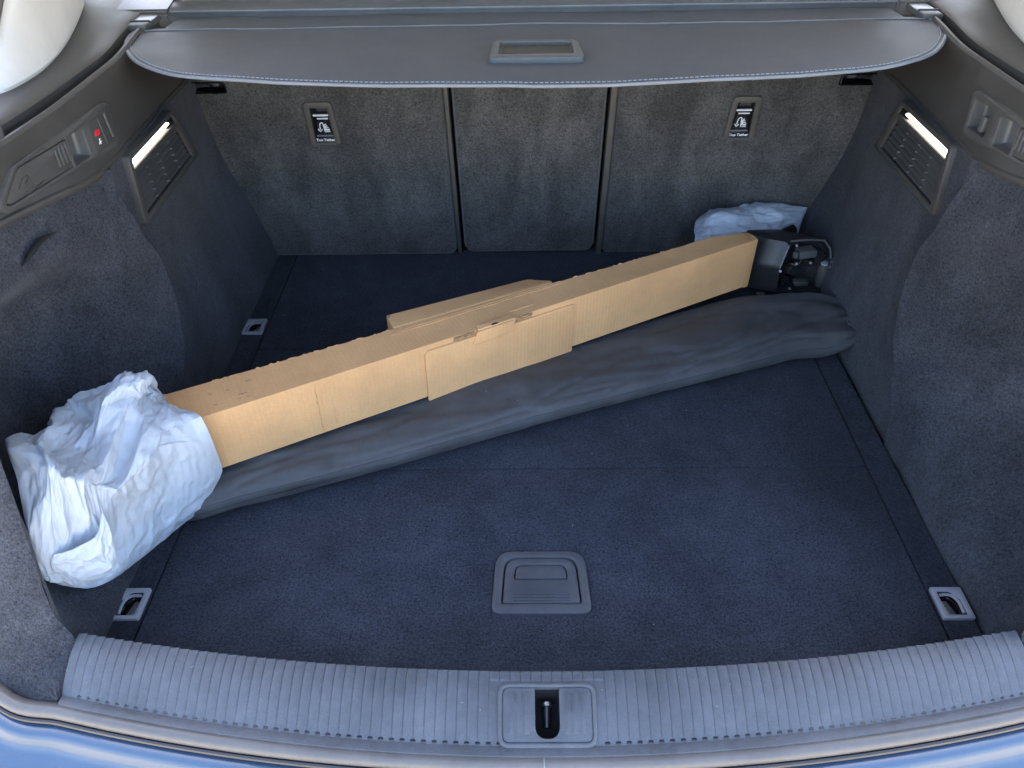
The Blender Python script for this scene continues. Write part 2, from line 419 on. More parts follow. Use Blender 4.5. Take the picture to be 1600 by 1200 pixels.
def tether(x, parent, sg):
    # trapezoid bezel, label and anchor bars; sg mirrors the slant
    t0, t1 = .293, .381
    L = rpoly([(x-.030, t0, .005), (x+.030, t0, .005), (x+.0265, t1, .010), (x-.0265, t1, .010)], .008, 5)
    I = rpoly([(x-.0185, t0+.002, .001), (x+.0185, t0+.002, .001), (x+.0155, t1-.0125, .002), (x-.0155, t1-.0125, .002)], .002, 3)
    tp = obj('top_tether', plate([L, I], ST, -.006, .006, .003), 'edge', parent)
    tag(tp, 'grey framed slot with white top tether print')
    obj('pocket', cavity(I, ST, .001, .026, .001), 'dark', tp)
    obj('anchor_bar', bevbox(x-.0145, x+.0145, .3475, .3505, -.006, -.002, .0008, ST), 'white', tp)
    obj('anchor_hook', bevbox(x-.0075, x+.0125, .3605, .3632, -.012, -.008, .0008, ST), 'cream', tp)
    obj('back_plate', bevbox(x-.0075, x+.0135, .352, .3600, -.020, -.011, .001, ST), 'trim', tp)
    lb = obj('label', plate([rpoly([(x-.0145, .305), (x+.0165, .305), (x+.0135, .344), (x-.010, .344)], .001, 2)], ST, -.010, -.005, .0006), 'black', tp)
    obj('bar', bevbox(x-.0085, x+.0125, .3405, .3428, -.0052, -.0036, .0004, ST), 'white', tp)
    obj('bar', bevbox(x-.0160, x+.0160, .3045, .3068, -.0052, -.0020, .0004, ST), 'lit_hem', tp)
    b2 = obj('caption_plate', bevbox(x-.0185, x+.0185, .2935, .3035, -.004, -.0005, .0006, ST), 'black', tp)
    tb = text_bm('Top Tether', .0076, lambda u, v, h: ST(x+u, .2962+v, -.0001))
    obj('lettering', tb, 'white', tp, 0, fix=False)
    # child seat symbol: hooked arrow and a seat
    bm = bmesh.new(); hh = -.0046; ic = (x-.0005, .3235)
    P = lambda u, v: ST(ic[0]+u, ic[1]+v, hh)
    arc = [P(-.0062, -.005), P(-.0058, .002), P(-.0045, .0070), P(-.0015, .0092), P(.0008, .0078)]
    tube([crom(arc, k/12) for k in range(13)], .0010, 6, bm)
    tube([P(-.0102, -.0040), P(-.0066, -.0096), P(-.0022, -.0046)], .0011, 6, bm)
    tube([P(.0006, .0080), P(.0018, -.010), P(.0115, -.010), P(.0100, -.0060)], .0010, 6, bm)
    for k in range(4): tube([P(.0030+.0012*k, .0052-.0034*k), P(.0065+.0016*k, .0062-.0036*k)], .0010, 6, bm)
    tube([P(.0032, .004), P(.0042, -.0062), P(.0092, -.0062)], .0017, 6, bm)
    obj('symbol', bm, 'white', tp)
def hook(x, parent, sg):
    L = rpoly([(x-.036, .398), (x+.036, .398), (x+.036, .421), (x-.036, .421)], .007, 4)
    if sg < 0: L = L
    h = obj('latch_recess', plate([L, offset_loop(L, -.0022)], ST, -.004, .0012, .0008), 'gloss', parent)
    obj('pocket', cavity(offset_loop(L, -.002), ST, .0008, .022, .002), 'gloss', h)
    obj('striker', tube([ST(x-sg*.028, .405, -.012), ST(x-sg*.005, .411, -.007), ST(x+sg*.022, .412, -.006), ST(x+sg*.024, .412, -.018)], .0032, 8), 'steel', h)
def lhole(x): return rrect(x, .4095, .066, .018, .004, 3)
def tlhole(x): return rpoly([(x-.024, .298), (x+.024, .298), (x+.022, .376), (x-.022, .376)], .006, 4)
TOP = .54
tx1, tx2 = -.393, .389
s1 = root('seat_back', (-.38, 1.48, 0), 'dark grey carpeted seat back on the left with top tether slot', 'seat back', 'folding rear seat backs')
s2 = root('seat_back', (-.005, 1.48, 0), 'narrow dark grey middle seat back between the two seams', 'seat back', 'folding rear seat backs')
s3 = root('seat_back', (.37, 1.48, 0), 'dark grey carpeted seat back on the right behind the white sack', 'seat back', 'folding rear seat backs')
obj('panel', seat_panel(-.66, -.161, -.002, TOP, .02, 1.3, 100, 120, [tlhole(tx1), lhole(-.585)]), 'seat', s1)
obj('panel', seat_panel(-.1475, .1355, .003, TOP, .022, 5.1, 60, 120), 'seat', s2)
obj('panel', seat_panel(.1525, .66, -.002, TOP, .012, 9.7, 100, 120, [tlhole(tx2), lhole(.580)]), 'seat', s3)
obj('edge_trim', bevbox(-.1612, -.1535, .002, TOP, -.03, -.0015, .002, ST), 'edge', s1)
obj('edge_trim', bevbox(.1412, .1530, -.004, TOP, -.03, -.0010, .002, ST), 'edge', s3)
obj('shell', bevbox(-.66, -.156, .004, TOP, -.05, -.018, .002, ST), 'dark', s1)
obj('shell', bevbox(-.175, .165, .0, TOP, -.085, -.055, .002, ST), 'dark', s2)  # widened behind the seams to stop light leaking through
obj('shell', bevbox(.146, .66, .004, TOP, -.05, -.018, .002, ST), 'dark', s3)
tether(tx1, s1, 1); tether(tx2, s3, -1)
hook(-.585, s1, 1); hook(.580, s3, -1)
for s_, a, b in ((s1, -.62, -.158), (s2, -.15, .138), (s3, .146, .62)):
    obj('cushion_top', bevbox(a, b, .545, .66, -.19, -.055, .025, ST, seg=4), 'leather', s_)

# ------------------------------------------------------------------ luggage cover
ZC = .53
lc = root('luggage_cover', (-.004, 1.2, ZC), 'grey roller luggage cover pulled partly out above the boot', 'luggage cover')
half = [(0, 1.000), (.13, 1.005), (.26, 1.0165), (.37, 1.032), (.462, 1.055), (.515, 1.082), (.558, 1.118), (.592, 1.168), (.613, 1.215), (.622, 1.262), (.615, 1.285)]
hc = [crom([(a, b, 0) for a, b in half], k/40) for k in range(41)]
outl = [(-.004-p.x, p.y) for p in reversed(hc)] + [(-.004+p.x, p.y) for p in hc[1:]]
poly = outl + [(.575, 1.2855), (.575, 1.345), (-.583, 1.345), (-.583, 1.2855)]
def sag(x, y): return .0022*noise.noise(Vector((x*5, y*9, 2.2))) - .006*sstep(1.25, 1.0, y)*0 + .0012*noise.noise(Vector((x*15, y*12, 7)))
chx, chy = .0, 1.128
hbez = rpoly([(chx-.066, chy-.041, .010), (chx+.066, chy-.041, .010), (chx+.061, chy+.041, .016), (chx-.061, chy+.041, .016)], .012, 6)
def cover_sheet():
    bm = bmesh.new(); nx, ny = 160, 50
    fr = [(p[0], p[1]) for p in outl]
    def yf(x):
        for (a, b), (c, d) in zip(fr, fr[1:]):
            if a <= x <= c and c > a: return b+(d-b)*(x-a)/(c-a)
        return fr[0][1]
    x0, x1 = fr[0][0]-.006, fr[-1][0]+.006
    xs0 = min(p[0] for p in fr); xs1 = max(p[0] for p in fr)
    V = []
    for i in range(nx+1):
        u = i/nx; u = .5-.5*cos(pi*u); x = xs0+(xs1-xs0)*u
        ylo = min([b+(d-b)*((x-a)/(c-a)) for (a, b), (c, d) in zip(fr, fr[1:]) if min(a, c) <= x <= max(a, c) and abs(c-a) > 1e-9] or [1.26])
        yhi = 1.345 if abs(x+.004) < .579 else 1.286
        if abs(x+.004) > .615: yhi = max(ylo+.002, 1.286-(abs(x+.004)-.615)*3)
        V.append([Vector((x, ylo+(yhi-ylo)*j/ny, 0)) for j in range(ny+1)])
    for dz in (0, -.003):
        R = [[bm.verts.new((p.x, p.y, ZC+dz+sag(p.x, p.y))) for p in c] for c in V]
        for i in range(nx):
            for j in range(ny): bm.faces.new((R[i][j], R[i+1][j], R[i+1][j+1], R[i][j+1]))
    bmesh.ops.remove_doubles(bm, verts=bm.verts[:], dist=1e-6)
    return bm
obj('cloth_panel', cover_sheet(), 'cover', lc)
obj('piping', tube([(p[0], p[1], ZC-.0012+sag(*p)) for p in outl], .0026, 8, flat_=.9), 'lit_hem', lc)  # pale tone paints the light caught along the front edge
bm = bmesh.new()
inner = offset_loop(outl+[(0.6, 1.5), (-.6, 1.5)], -.0068)[:len(outl)]
acc = 0.0
dense = []
for a, b in zip(inner, inner[1:]):
    n_ = max(1, int(math.dist(a, b)/.0011))
    for k in range(n_): dense.append((a[0]+(b[0]-a[0])*k/n_, a[1]+(b[1]-a[1])*k/n_))
for k in range(2, len(dense)-6, 6):
    tube([(dense[q][0], dense[q][1], ZC+.0009+sag(*dense[q])) for q in (k, k+2, k+4)], .00075, 4, bm)
o = obj('stitching', bm, 'stitch', lc); o['kind'] = 'stuff'
obj('fold_welt', tube([(-.61+1.212*k/40, 1.272+.0015*sin(k*.7), ZC+.0008+sag(-.61+1.212*k/40, 1.272)) for k in range(41)], .0011, 6), 'lit_hem', lc)
ch = obj('handle', plate([hbez, rpoly([(chx-.052, chy-.024, .003), (chx+.052, chy-.024, .003), (chx+.050, chy+.034, .008), (chx-.050, chy+.034, .008)], .006, 5)], XY(ZC), -.001, .0085, .003), 'cass', lc)
tag(ch, 'grey plastic grab handle with a sunken grip')
obj('grip_well', cavity(rpoly([(chx-.052, chy-.024, .003), (chx+.052, chy-.024, .003), (chx+.050, chy+.034, .008), (chx-.050, chy+.034, .008)], .006, 5), XY(ZC), .006, .004, .004), 'trim', ch)
# roller cassette
prof = [(1.346, .519), (1.344, .530), (1.3445, .5375), (1.350, .5415), (1.372, .546), (1.400, .546), (1.415, .536), (1.418, .520), (1.410, .508), (1.360, .506)]
def loft_x(prof, xs, bm=None):
    bm = bm or bmesh.new(); R = [[bm.verts.new((x, y, z)) for y, z in prof] for x in xs]; n = len(prof)
    for A, B in zip(R, R[1:]):
        for k in range(n): bm.faces.new((A[k], A[(k+1) % n], B[(k+1) % n], B[k]))
    bm.faces.new(R[0][::-1]); bm.faces.new(R[-1]); return bm
bm = loft_x(prof, [-.600, .590]); bmesh.ops.bevel(bm, geom=[e for e in bm.edges if abs(e.verts[0].co.x-e.verts[1].co.x) < .01], offset=.002, segments=2, affect='EDGES')
obj('cassette', bm, 'cass', lc)
obj('lip', tube([(-.600, 1.3445, .5385), (.590, 1.3445, .5385)], .0016, 8), 'lit_hem', lc)  # pale line painting the highlight along the cassette front
for sg in (-1, 1):
    cx = -.004
    bm = loft_x([(1.338, .516), (1.336, .536), (1.341, .5425), (1.40, .5515), (1.42, .54), (1.42, .505), (1.36, .503)], sorted([cx+sg*.588, cx+sg*.678]))
    bmesh.ops.bevel(bm, geom=bm.edges[:], offset=.003, segments=2, affect='EDGES'); obj('end_cap', bm, 'cass', lc)
    obj('guide_clip', bevbox(cx+sg*.618-.016, cx+sg*.618+.016, 1.272, 1.345, .5275, .5375, .003), 'cass', lc)
    obj('clip_ridge', bevbox(cx+sg*.618-.0155, cx+sg*.618+.0155, 1.292, 1.297, .535, .5395, .0015), 'trim', lc)
    obj('guide_rail', bevbox(min(cx+sg*.634, cx+sg*.668), max(cx+sg*.634, cx+sg*.668), 1.278, 1.34, .512, .528, .004), 'trim', lc)

# ------------------------------------------------------------------ side trims
YC = [(0, .888), (.05, .893), (.10, .925), (.16, .968), (.22, .985), (.28, .985), (.35, .96), (.44, .965)]
def ztop(y): return .436 + .115*max(0, 1.0-y)*sstep(1.05, .85, y)
def yrim(z): return .485+.33*max(0, z-.08)
def far_w(y, z):
    return .562 + .030*sstep(0, .35, z)*sstep(1.10, 1.45, y) + .016*sstep(.02, .30, z)
def near_w(y, z):
    # pocket between the wheel arch and the rear rim
    yr, yc = yrim(z), lerp(YC, z)
    u = (y-yr)/(yc-yr)
    pocket = sstep(0.0, .20, u)*(1-sstep(.42, 1.02, u))
    S_ = sstep(.005, .17, z)*(1-.72*sstep(.33, .40, z))
    return .5575 + .118*pocket*S_ + .020*sstep(.3, .45, z)*(1-u*.7) + .017*sstep(.35, .43, z) + .010*sstep(.1, .3, z)*(1-u)
def wall_x(y, z):
    yc = lerp(YC, z)
    if y >= yc: return far_w(y, z)
    return near_w(y, z)
def wall_grid(sg, hole):
    nf, nn, nz_ = 96, 96, 84
    bm = bmesh.new(); lay = bm.loops.layers.uv.new('UVMap'); rows = []
    for j in range(nz_+1):
        row = []
        for i in range(nf+nn+3):
            zf = j/nz_
            # station along y, dependent on z through the crease curve
            y = 1.0
            for _ in range(3):
                z = -.012 + (ztop(y)+.012)*zf
                yc = lerp(YC, max(z, 0)); ys = 1.50-K*z; yr = yrim(z)
                if i <= nf: y = ys+(yc+.0015-ys)*(i/nf)
                else: y = yc+(yr-yc)*((i-nf-1)/(nn+1))
            x = far_w(y, z) if i <= nf else near_w(y, z)
            if i <= nf:       # small soft fold down into the arch edge
                x -= .0060*math.exp(-((y-yc)/.008)**2)*sstep(.0, .06, z)
                e = (y-yc)/.05
                x += .003*noise.noise(Vector((y*9, z*9, sg*4)))
            else:
                x += .004*noise.noise(Vector((y*8, z*8, sg*4+2)))*min(1, (yc-y)/.05) - .0045*math.exp(-((y-yc)/.010)**2)*sstep(.0, .06, z) + .0015*noise.noise(Vector((y*30, z*30, 3)))
            row.append((bm.verts.new((sg*x, y, z)), y, z))
        rows.append(row)
    for j in range(nz_):
        for i in range(len(rows[0])-1):
            q = [rows[j][i], rows[j][i+1], rows[j+1][i+1], rows[j+1][i]]
            cy = sum(a[1] for a in q)/4; cz = sum(a[2] for a in q)/4
            if inpoly(cy, cz, hole): continue
            bm.faces.new([a[0] for a in q])
    for v in [v for v in bm.verts if not v.link_faces]: bm.verts.remove(v)
    return bm
def side(sg):
    nm = 'left' if sg < 0 else 'right'
    lab = ('black carpeted side lining beside the white sack, with red button and grille' if sg < 0 else
           'black carpeted side lining with bag hook and grille, bare of cargo')
    t = root('side_trim', (sg*.58, .95, 0), lab, 'side trim', 'side trims of the boot')
    # vent geometry in the plane of the far wall
    VX = .573
    vent = [(1.198, .4335), (1.247, .337), (1.003, .3345), (1.019, .4335)]
    VL = rpoly(vent, .007, 4); hole = offset_loop(VL, -.012)
    obj('carpet', wall_grid(sg, hole), 'wall', t, 60)
    WT = lambda y, z, h: (sg*(VX-h), y, z)
    # the panel tapers at the bottom, so the pieces are laid out in its own slanted frame
    def vu(a, b):           # a along (0 seat end .. 1 tailgate end), b up (0..1)
        y = (1.247*(1-b)+1.198*b)*(1-a)+(1.003*(1-b)+1.019*b)*a; z = (.337*(1-b)+.4335*b)*(1-a)+(.3345*(1-b)+.4335*b)*a
        return y, z
    q = lambda a0, a1, b0, b1, r=.002: rpoly([vu(a0, b0), vu(a1, b0), vu(a1, b1), vu(a0, b1)], r, 3)
    g0 = q(.085, .935, .11, .70); l0 = q(.06, .95, .79, .915)
    v = obj('vent', plate([VL, g0, l0], WT, -.012, .0050, .0022), 'trim', t)
    tag(v, 'black louvred grille with a lit lamp strip')
    obj('pocket', cavity(g0, WT, .001, .014, .001), 'black', v)
    obj('lamp_well', cavity(l0, WT, .002, .008, .002), 'gloss', v)
    lens = rpoly([vu(.15, .838), vu(.90, .820), vu(.90, .886), vu(.15, .868)], .001, 3) 
    obj('lamp_lens', plate([lens], WT, -.008, .0018, .001), 'lamp', v)
    for k in range(6):
        b0 = .125+.098*k
        bm = bmesh.new()
        P = []
        for a in (.085, .935):
            y0, z0 = vu(a, b0); y1, z1 = vu(a, b0+.085)
            P.append([(y0, z0, .0012), (y0, z0, -.0015), (y1, z1, -.0095), (y1, z1, -.0062)])
        A, B = [[bm.verts.new(WT(*p)) for p in pp] for pp in P]
        for i in range(4): bm.faces.new((A[i], A[(i+1) % 4], B[(i+1) % 4], B[i]))
        bm.faces.new(A); bm.faces.new(B[::-1]); bmesh.ops.bevel(bm, geom=bm.edges[:], offset=.0006, segments=1, affect='EDGES')
        obj('slat', bm, 'trim2', v)
    for a in (.30, .515, .73):
        obj('divider', plate([q(a-.006, a+.006, .10, .71, .0006)], WT, -.012, -.0030, .0005), 'trim2', v)
        for k in range(5):
            b = .14+.118*k
            y, z = vu(a, b); obj('divider_tip', bevbox(y-.0012, y+.0012, z, z+.0030, -.004, .0022, .0006, WT), 'cass', v)
    # upper plastic panel with the storage bezel
    PX = .590
    bez = [(1.034, .5045, .004), (1.049, .4985, .006), (1.038, .452, .008), (1.022, .447, .006), (.786, .4655, .010), (.779, .479, .010), (.818, .5105, .006)]
    BL = rpoly(bez, .006, 5); bh = offset_loop(BL, -.008)
    def panx(y, z):
        return PX + .0*z + .028*sstep(.95, .70, y)*(1-sstep(.47, .53, z)*.6) - .010*sstep(.47, .435, z)*sstep(1.3, .9, y) + .022*sstep(1.10, 1.30, y)*sstep(.44, .53, z)
    def PF(a, b):
        y = 1.44+(.60-1.44)*a; z0 = ztop(y)-.004; z1 = .531+.004*sstep(1.0, .7, y); z = z0+(z1-z0)*b
        return (sg*panx(y, z), y, z)
    def sk(a, b):
        y = 1.44+(.60-1.44)*a; z0 = ztop(y)-.004; z1 = .531+.004*sstep(1.0, .7, y); return inpoly(y, z0+(z1-z0)*b, bh)
    obj('upper_panel', grid(170, 24, PF, sk), 'trim', t)
    # lower welt where plastic meets carpet
    obj('panel_edge', tube([(sg*(panx(1.44-.84*k/60, ztop(1.44-.84*k/60))+.001), 1.44-.84*k/60, ztop(1.44-.84*k/60)-.002) for k in range(61)], .0052, 8), 'trim', t)
    LT = lambda y, z, h: (sg*(panx(min(max(y, .8), 1.045), z)-h), y, z)
    hz0, hz1 = (lambda y: .4535+.072*(1.02-y)+.004), (lambda y: .5035+.03*(1.02-y)-.006)
    def rect(y0, y1, r=.003, e0=0, e1=0): return rpoly([(y0, hz0(y0)+e0), (y0, hz1(y0)-e1), (y1, hz1(y1)-e1), (y1, hz0(y1)+e0)], r, 4)
    lidL = rpoly([(.792, .4755), (.824, .505), (.924, .4985), (.919, .4645), (.80, .4705)], .005, 4)
    scoop = rpoly([(.922, .4635), (.927, .4985), (.966, .4960), (.961, .4600)], .004, 4)
    holes = [scoop]
    if sg > 0:
        hk = rpoly([(.985, .4600), (.992, .4950), (1.034, .4925), (1.029, .4570)], .004, 4); holes.append(hk)
    bz = obj('storage_bezel', plate([BL]+[lidL]+holes, LT, -.012, .0040, .002), 'trim2', t)
    tag(bz, 'plastic bezel with lid, scoop and ' + ('red button' if sg < 0 else 'bag hook'))
    obj('lid', plate([offset_loop(lidL, -.001)], LT, -.010, .0036, .0014), 'trim2', bz)
    for k in range(4):
        y = .9165-.0075*k; dz = .0032*k
        obj('grip_rib', bevbox(y-.0011, y+.0011, hz0(y)+.008, hz1(y)-.005, .0028, .0050, .0006, LT), 'cass', bz)
    obj('scoop', cavity(scoop, LT, .002, .014, .006, rings=6), 'cass', bz)
    if sg > 0:
        obj('hook_well', cavity(hk, LT, .002, .016, .004, rings=6), 'cass', bz)
        obj('bag_hook', bevbox(.993, 1.003, .463, .483, -.012, .006, .002, LT), 'cass', bz)
    else:
        obj('switch_plate', plate([rpoly([(.973, .4575), (.979, .4965), (1.036, .4930), (1.027, .4535)], .004, 4)], LT, .001, .0046, .0008), 'trim', bz)
        obj('button_line', bevbox(1.005, 1.0065, .4575, .492, .0040, .0052, .0004, LT), 'cass', bz)
        obj('edge_strip', bevbox(1.024, 1.029, .459, .492, .0036, .0062, .001, LT), 'cass', bz)
        obj('button', plate([rpoly([(.984, .4755), (.9885, .4825), (1.0015, .4805), (.998, .4735)], .003, 4)], LT, .003, .0058, .001), 'red', bz)
        # small pictogram of a trailer hitch
        bm = bmesh.new(); P = lambda a, b: LT(.991+a, .4665+b, .0049)
        tube([P(-.004, -.002), P(.0, .0005), P(.004, -.001)], .0010, 6, bm); tube([P(0, -.003), P(.001, .004)], .0011, 6, bm); tube([P(.0015, .002), P(.004, .003)], .0009, 6, bm)
        obj('pictogram', bm, 'white', bz)
    # top ledge with the dark guide channel
    def ledge(a, b):
        y = 1.44+(.62-1.44)*a
        x0 = panx(y, .531)
        wch = .012+.006*sstep(1.2, .85, y)
        prof_ = [(0, .531), (.003, .5345), (.006, .5350), (.0085, .5335), (.010, .515), (.010+wch*.9, .511), (.010+wch, .536), (.014+wch, .540), (.05, .5425), (.10, .5445), (.20, .5475)]
        n = len(prof_)-1; k = min(int(round(b*n)), n); dx, z = prof_[k]
        zz = z + (.004*sstep(1.0, .7, y))
        if k in (4, 5) and y < .80: zz = z+(.536-z)*sstep(.80, .785, y)
        return (sg*(x0+dx), y, zz)
    obj('ledge', grid(130, 10, ledge), 'trim', t, 40)
    obj('guide_stop', tube([(sg*(.606), .822, .530), (sg*(.611), .835, .5395), (sg*.615, .846, .5425)], [.0075, .009, .006], 12), 'trim2', t)
    # rear rim of the lining, turning outwards to the seal
    def rim(a, b):
        I = [(.5415, .428, .0545), (.5415, .462, .0720), (.5430, .489, .0815)] + [(near_w(yrim(z), z), yrim(z), z) for z in (.12, .20, .30, .38, .46)]
        O = [(.546, .4265, .0530), (.572, .4285, .0535), (.606, .4375, .0560), (.668, .482, .088), (.708, .54, .165), (.735, .625, .29), (.745, .70, .39), (.75, .80, .47)]
        p, q = crom(I, a), crom(O, a); r = p.lerp(q, b)
        bul = sin(pi*min(1, b*1.02))**.7*.5
        k = sstep(.12, .4, a)
        r += Vector((-.004, -.030*k, .012*(1-k)))*bul
        r += Vector((0, -.002*noise.noise(Vector((a*14, b*7, sg))), .0015*noise.noise(Vector((a*17, b*9, 4+sg)))))
        return (sg*r.x, r.y, r.z)
    obj('rear_rim', grid(80, 30, rim), 'wall', t, 50)
    # slit for a bag hook under the panel
    sl = [(sg*(wall_x(.845, .405)-.004), .845, .412), (sg*(wall_x(.82, .405)-.004), .822, .414), (sg*(wall_x(.80, .40)-.004), .798, .410), (sg*(wall_x(.78, .40)-.002), .782, .402)]
    obj('pull_slit', tube([crom(sl, k/16) for k in range(17)], [.0008+.0034*sin(pi*k/16) for k in range(17)], 8, flat_=.8), 'dark', t)
    obj('light_blocker', bevbox(min(sg*.79, sg*.80), max(sg*.79, sg*.80), .55, 1.62, -.06, .545, 0), 'dark', t)  # unseen dark sheet, put in to block light behind the lining
    return t
sl_ = side(-1); sr_ = side(1)

# two dark hairs on the left storage lid
bm = bmesh.new()
for P in ([(.797, .492), (.812, .4985), (.822, .496), (.812, .4915)], [(.800, .484), (.817, .484), (.829, .481), (.846, .480), (.832, .4795), (.813, .4785)]):
    tube([crom([(-(.590-.0045), a, b) for a, b in P], k/20) for k in range(21)], .00035, 5, bm)
tag(obj('hair', bm, 'black'), 'fine dark hairs lying on the left storage lid', 'hair', kind='stuff')

# ------------------------------------------------------------------ pillar trims
for sg in (-1, 1):
    lab = 'cream pillar trim at the top left corner of the opening' if sg < 0 else 'cream pillar trim at the top right corner of the opening'
    B = [(.775, 1.43, .546), (.735, 1.36, .5445), (.703, 1.27, .543), (.668, 1.15, .5425), (.650, 1.05, .542), (.653, .975, .542), (.668, .945, .543), (.70, .935, .546), (.76, .95, .55)]
    Tt = [(.70, 1.62, .80), (.69, 1.55, .79), (.67, 1.45, .77), (.655, 1.32, .75), (.645, 1.22, .73), (.648, 1.165, .715), (.658, 1.14, .705), (.685, 1.13, .70), (.74, 1.15, .70)]
    def F(a, b):
        p0, p1 = crom(B, a), crom(Tt, a); q = p0.lerp(p1, b); q.x += .012*sin(pi*min(b*1.6, 1))*(1 if b < .6 else .9)
        e = min(b/.06, 1); q.x += .006*(1-sqrt(max(0, 1-(1-e)**2)))
        return (sg*q.x, q.y, q.z)
    o = obj('pillar_trim', grid(60, 30, F), 'beige')
    tag(o, lab, 'pillar trim', 'pillar trims')

# ------------------------------------------------------------------ sill plate
XS = .001
def yin(x): return .4525+.168*abs(x-XS)**2
def yout(x): return .3685+.200*abs(x-XS)**2
def zs(v):   # v 0 outer .. 1 inner
    return .056+.024*sin(min(1, v*1.12)*pi/2) - .010*sstep(.93, 1.0, v)
sp = root('sill_plate', (0, .41, .06), 'grey ribbed plastic loading sill across the boot edge', 'sill plate')
sl_cx, slot = .001, [(-.0105, .3875), (.0105, .3875)]
def inslot(x, y): return abs(x-sl_cx) < .0135 and .378 < y < .4300
def base(a, b):
    x = -.541+1.082*a; y = yout(x)+(yin(x)-yout(x))*b; return (x, y, zs(b)-.0016)
def skb(a, b):
    p = base(a, b); return inslot(p[0], p[1])
obj('base_plate', grid(360, 30, base, skb), 'sill', sp)
def inner_face(a, b):
    x = -.541+1.082*a; return (x, yin(x)+.004*b+.001, zs(1)-.0016-b*.09)
obj('inner_face', grid(60, 4, inner_face), 'sill', sp)
def lip(a, b):
    x = -.541+1.082*a; t_ = [(0, 0), (.0035, .0016), (.006, .001), (.007, -.004)][min(3, int(round(b*3)))]
    return (x, yout(x)+.0065-t_[0]*1.9, zs(.04)-.0006+t_[1])
obj('outer_lip', grid(120, 3, lip), 'sill', sp)
def rib_mesh(v0, v1, wdt=.0105, hgt=.0010):
    bm = bmesh.new(); n = 14; R = []
    for k in range(n+1):
        v = v0+(v1-v0)*k/n; e = min(min(v-v0, v1-v)/.05, 1); h = hgt*sqrt(max(.02, 1-(1-e)**2))
        y = v*.084; z = zs(v)-.0018
        R.append([bm.verts.new(p) for p in ((-wdt/2, y, z), (-wdt/2+.0002, y, z+h*.85), (-wdt/2+.0008, y, z+h), (0, y, z+h*1.01), (wdt/2-.0008, y, z+h), (wdt/2-.0002, y, z+h*.85), (wdt/2, y, z))])
    for A, Bq in zip(R, R[1:]):
        for i in range(6): bm.faces.new((A[i], A[i+1], Bq[i+1], Bq[i]))
    return me_from(bm, 'rib')
RM = {}
def rib(x, v0, v1):
    key = (v0, v1)
    if key not in RM:
        me = rib_mesh(v0, v1); me.materials.append(MT['sill'])
        for p in me.polygons: p.use_smooth = True
        me.set_sharp_from_angle(angle=radians(60)); RM[key] = me
    o = bpy.data.objects.new('rib', RM[key]); COL.objects.link(o); o.parent = sp
    o.matrix_parent_inverse = Matrix.Translation(-Vector(sp.location)); o.location = (x, yout(x), 0)
    sc = (yin(x)-yout(x))/.084; o.scale = (1, sc, 1)
    return o
pitch = .01145
bmN = bmesh.new()
for k in range(-47, 48):
    x = XS+k*pitch
    if abs(x) > .5375: continue
    if abs(x-XS) < .0575: rib(x, .80, 1.0)
    else: rib(x, .085, 1.0)
    if abs(x-XS) > .055 and abs(x) < .533:
        xx = x+pitch/2; yy = yout(xx)
        bevbox(xx-.0026, xx+.0026, yy+.0062, yy+.0092, zs(.09)-.002, zs(.09)-.0004, .0005, None, bmN, 1)
o = obj('drain_notches', bmN, 'black', sp); o['kind'] = 'stuff'
# latch cover
def LTs(u, v, h):
    b = (v-yout(u))/(yin(u)-yout(u)); return (u, v, zs(b)-.0016+h)
cl = rrect(XS, .4022, .106, .0615, .013, 6)
slotL = rpoly([(XS-.0132, .3800, .0125), (XS+.0132, .3800, .0125), (XS+.0132, .4285, .0025), (XS-.0132, .4285, .0025)], .006, 6)
lt = obj('latch_cover', plate([cl, offset_loop(cl, -.0048)], LTs, -.001, .0042, .0018), 'sill', sp)
tag(lt, 'rounded latch cover with a dark slot for the lock striker')
obj('face', plate([offset_loop(cl, -.0052), slotL], LTs, -.002, .0024, .0006), 'sill', lt)
obj('slot', cavity(slotL, LTs, .0018, .035, .0005), 'dark', lt)
for x in (-.0385, -.0300, -.0215, .0215, .0302, .0388):
    obj('face_rib', bevbox(XS+x-.0028, XS+x+.0028, .384, .4225, .0018, .0031, .0006, LTs), 'sill', lt)
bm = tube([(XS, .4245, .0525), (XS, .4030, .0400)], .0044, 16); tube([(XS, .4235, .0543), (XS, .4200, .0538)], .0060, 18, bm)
obj('striker', bm, 'black', lt)  # shaft coloured black to paint its fade into the shade of the slot
obj('striker_cap', tube([(XS, .4232, .0545), (XS, .4195, .0535)], .0061, 18), 'steel', lt)  # bright end against the black shaft paints the lit part of the striker

# ------------------------------------------------------------------ rubber seal and blue bodywork
sealp = [(-.668, 1.035, .640), (-.690, .975, .575), (-.740, .83, .50), (-.745, .66, .34), (-.715, .54, .17), (-.665, .475, .085), (-.600, .428, .054)]
arc = [(x, yout(x)-.0085, .0475) for x in [-.54+.06*k for k in range(19)]]
sealp = sealp + arc + [(-x, y, z) for x, y, z in reversed(sealp)]
SP = []
for i in range(len(sealp)-1):
    for k in range(8):
        SP.append(crom(sealp, (i+k/8)/(len(sealp)-1)))
SP.append(Vector(sealp[-1]))
ds = root('door_seal', (0, .36, .04), 'thick rubber seal running round the boot opening', 'door seal')
obj('bulb', tube(SP, .0088, 14), 'seal', ds)
def outdir(i):
    a, b = SP[max(i-1, 0)], SP[min(i+1, len(SP)-1)]; t = (b-a).normalized(); s = t.cross(Vector((0, -.35, 1))); s.normalize(); return s
lipP = [SP[i]+outdir(i)*.0098+Vector((0, 0, -.0045)) for i in range(len(SP))]
obj('lip', tube(lipP, .0030, 8), 'black', ds)
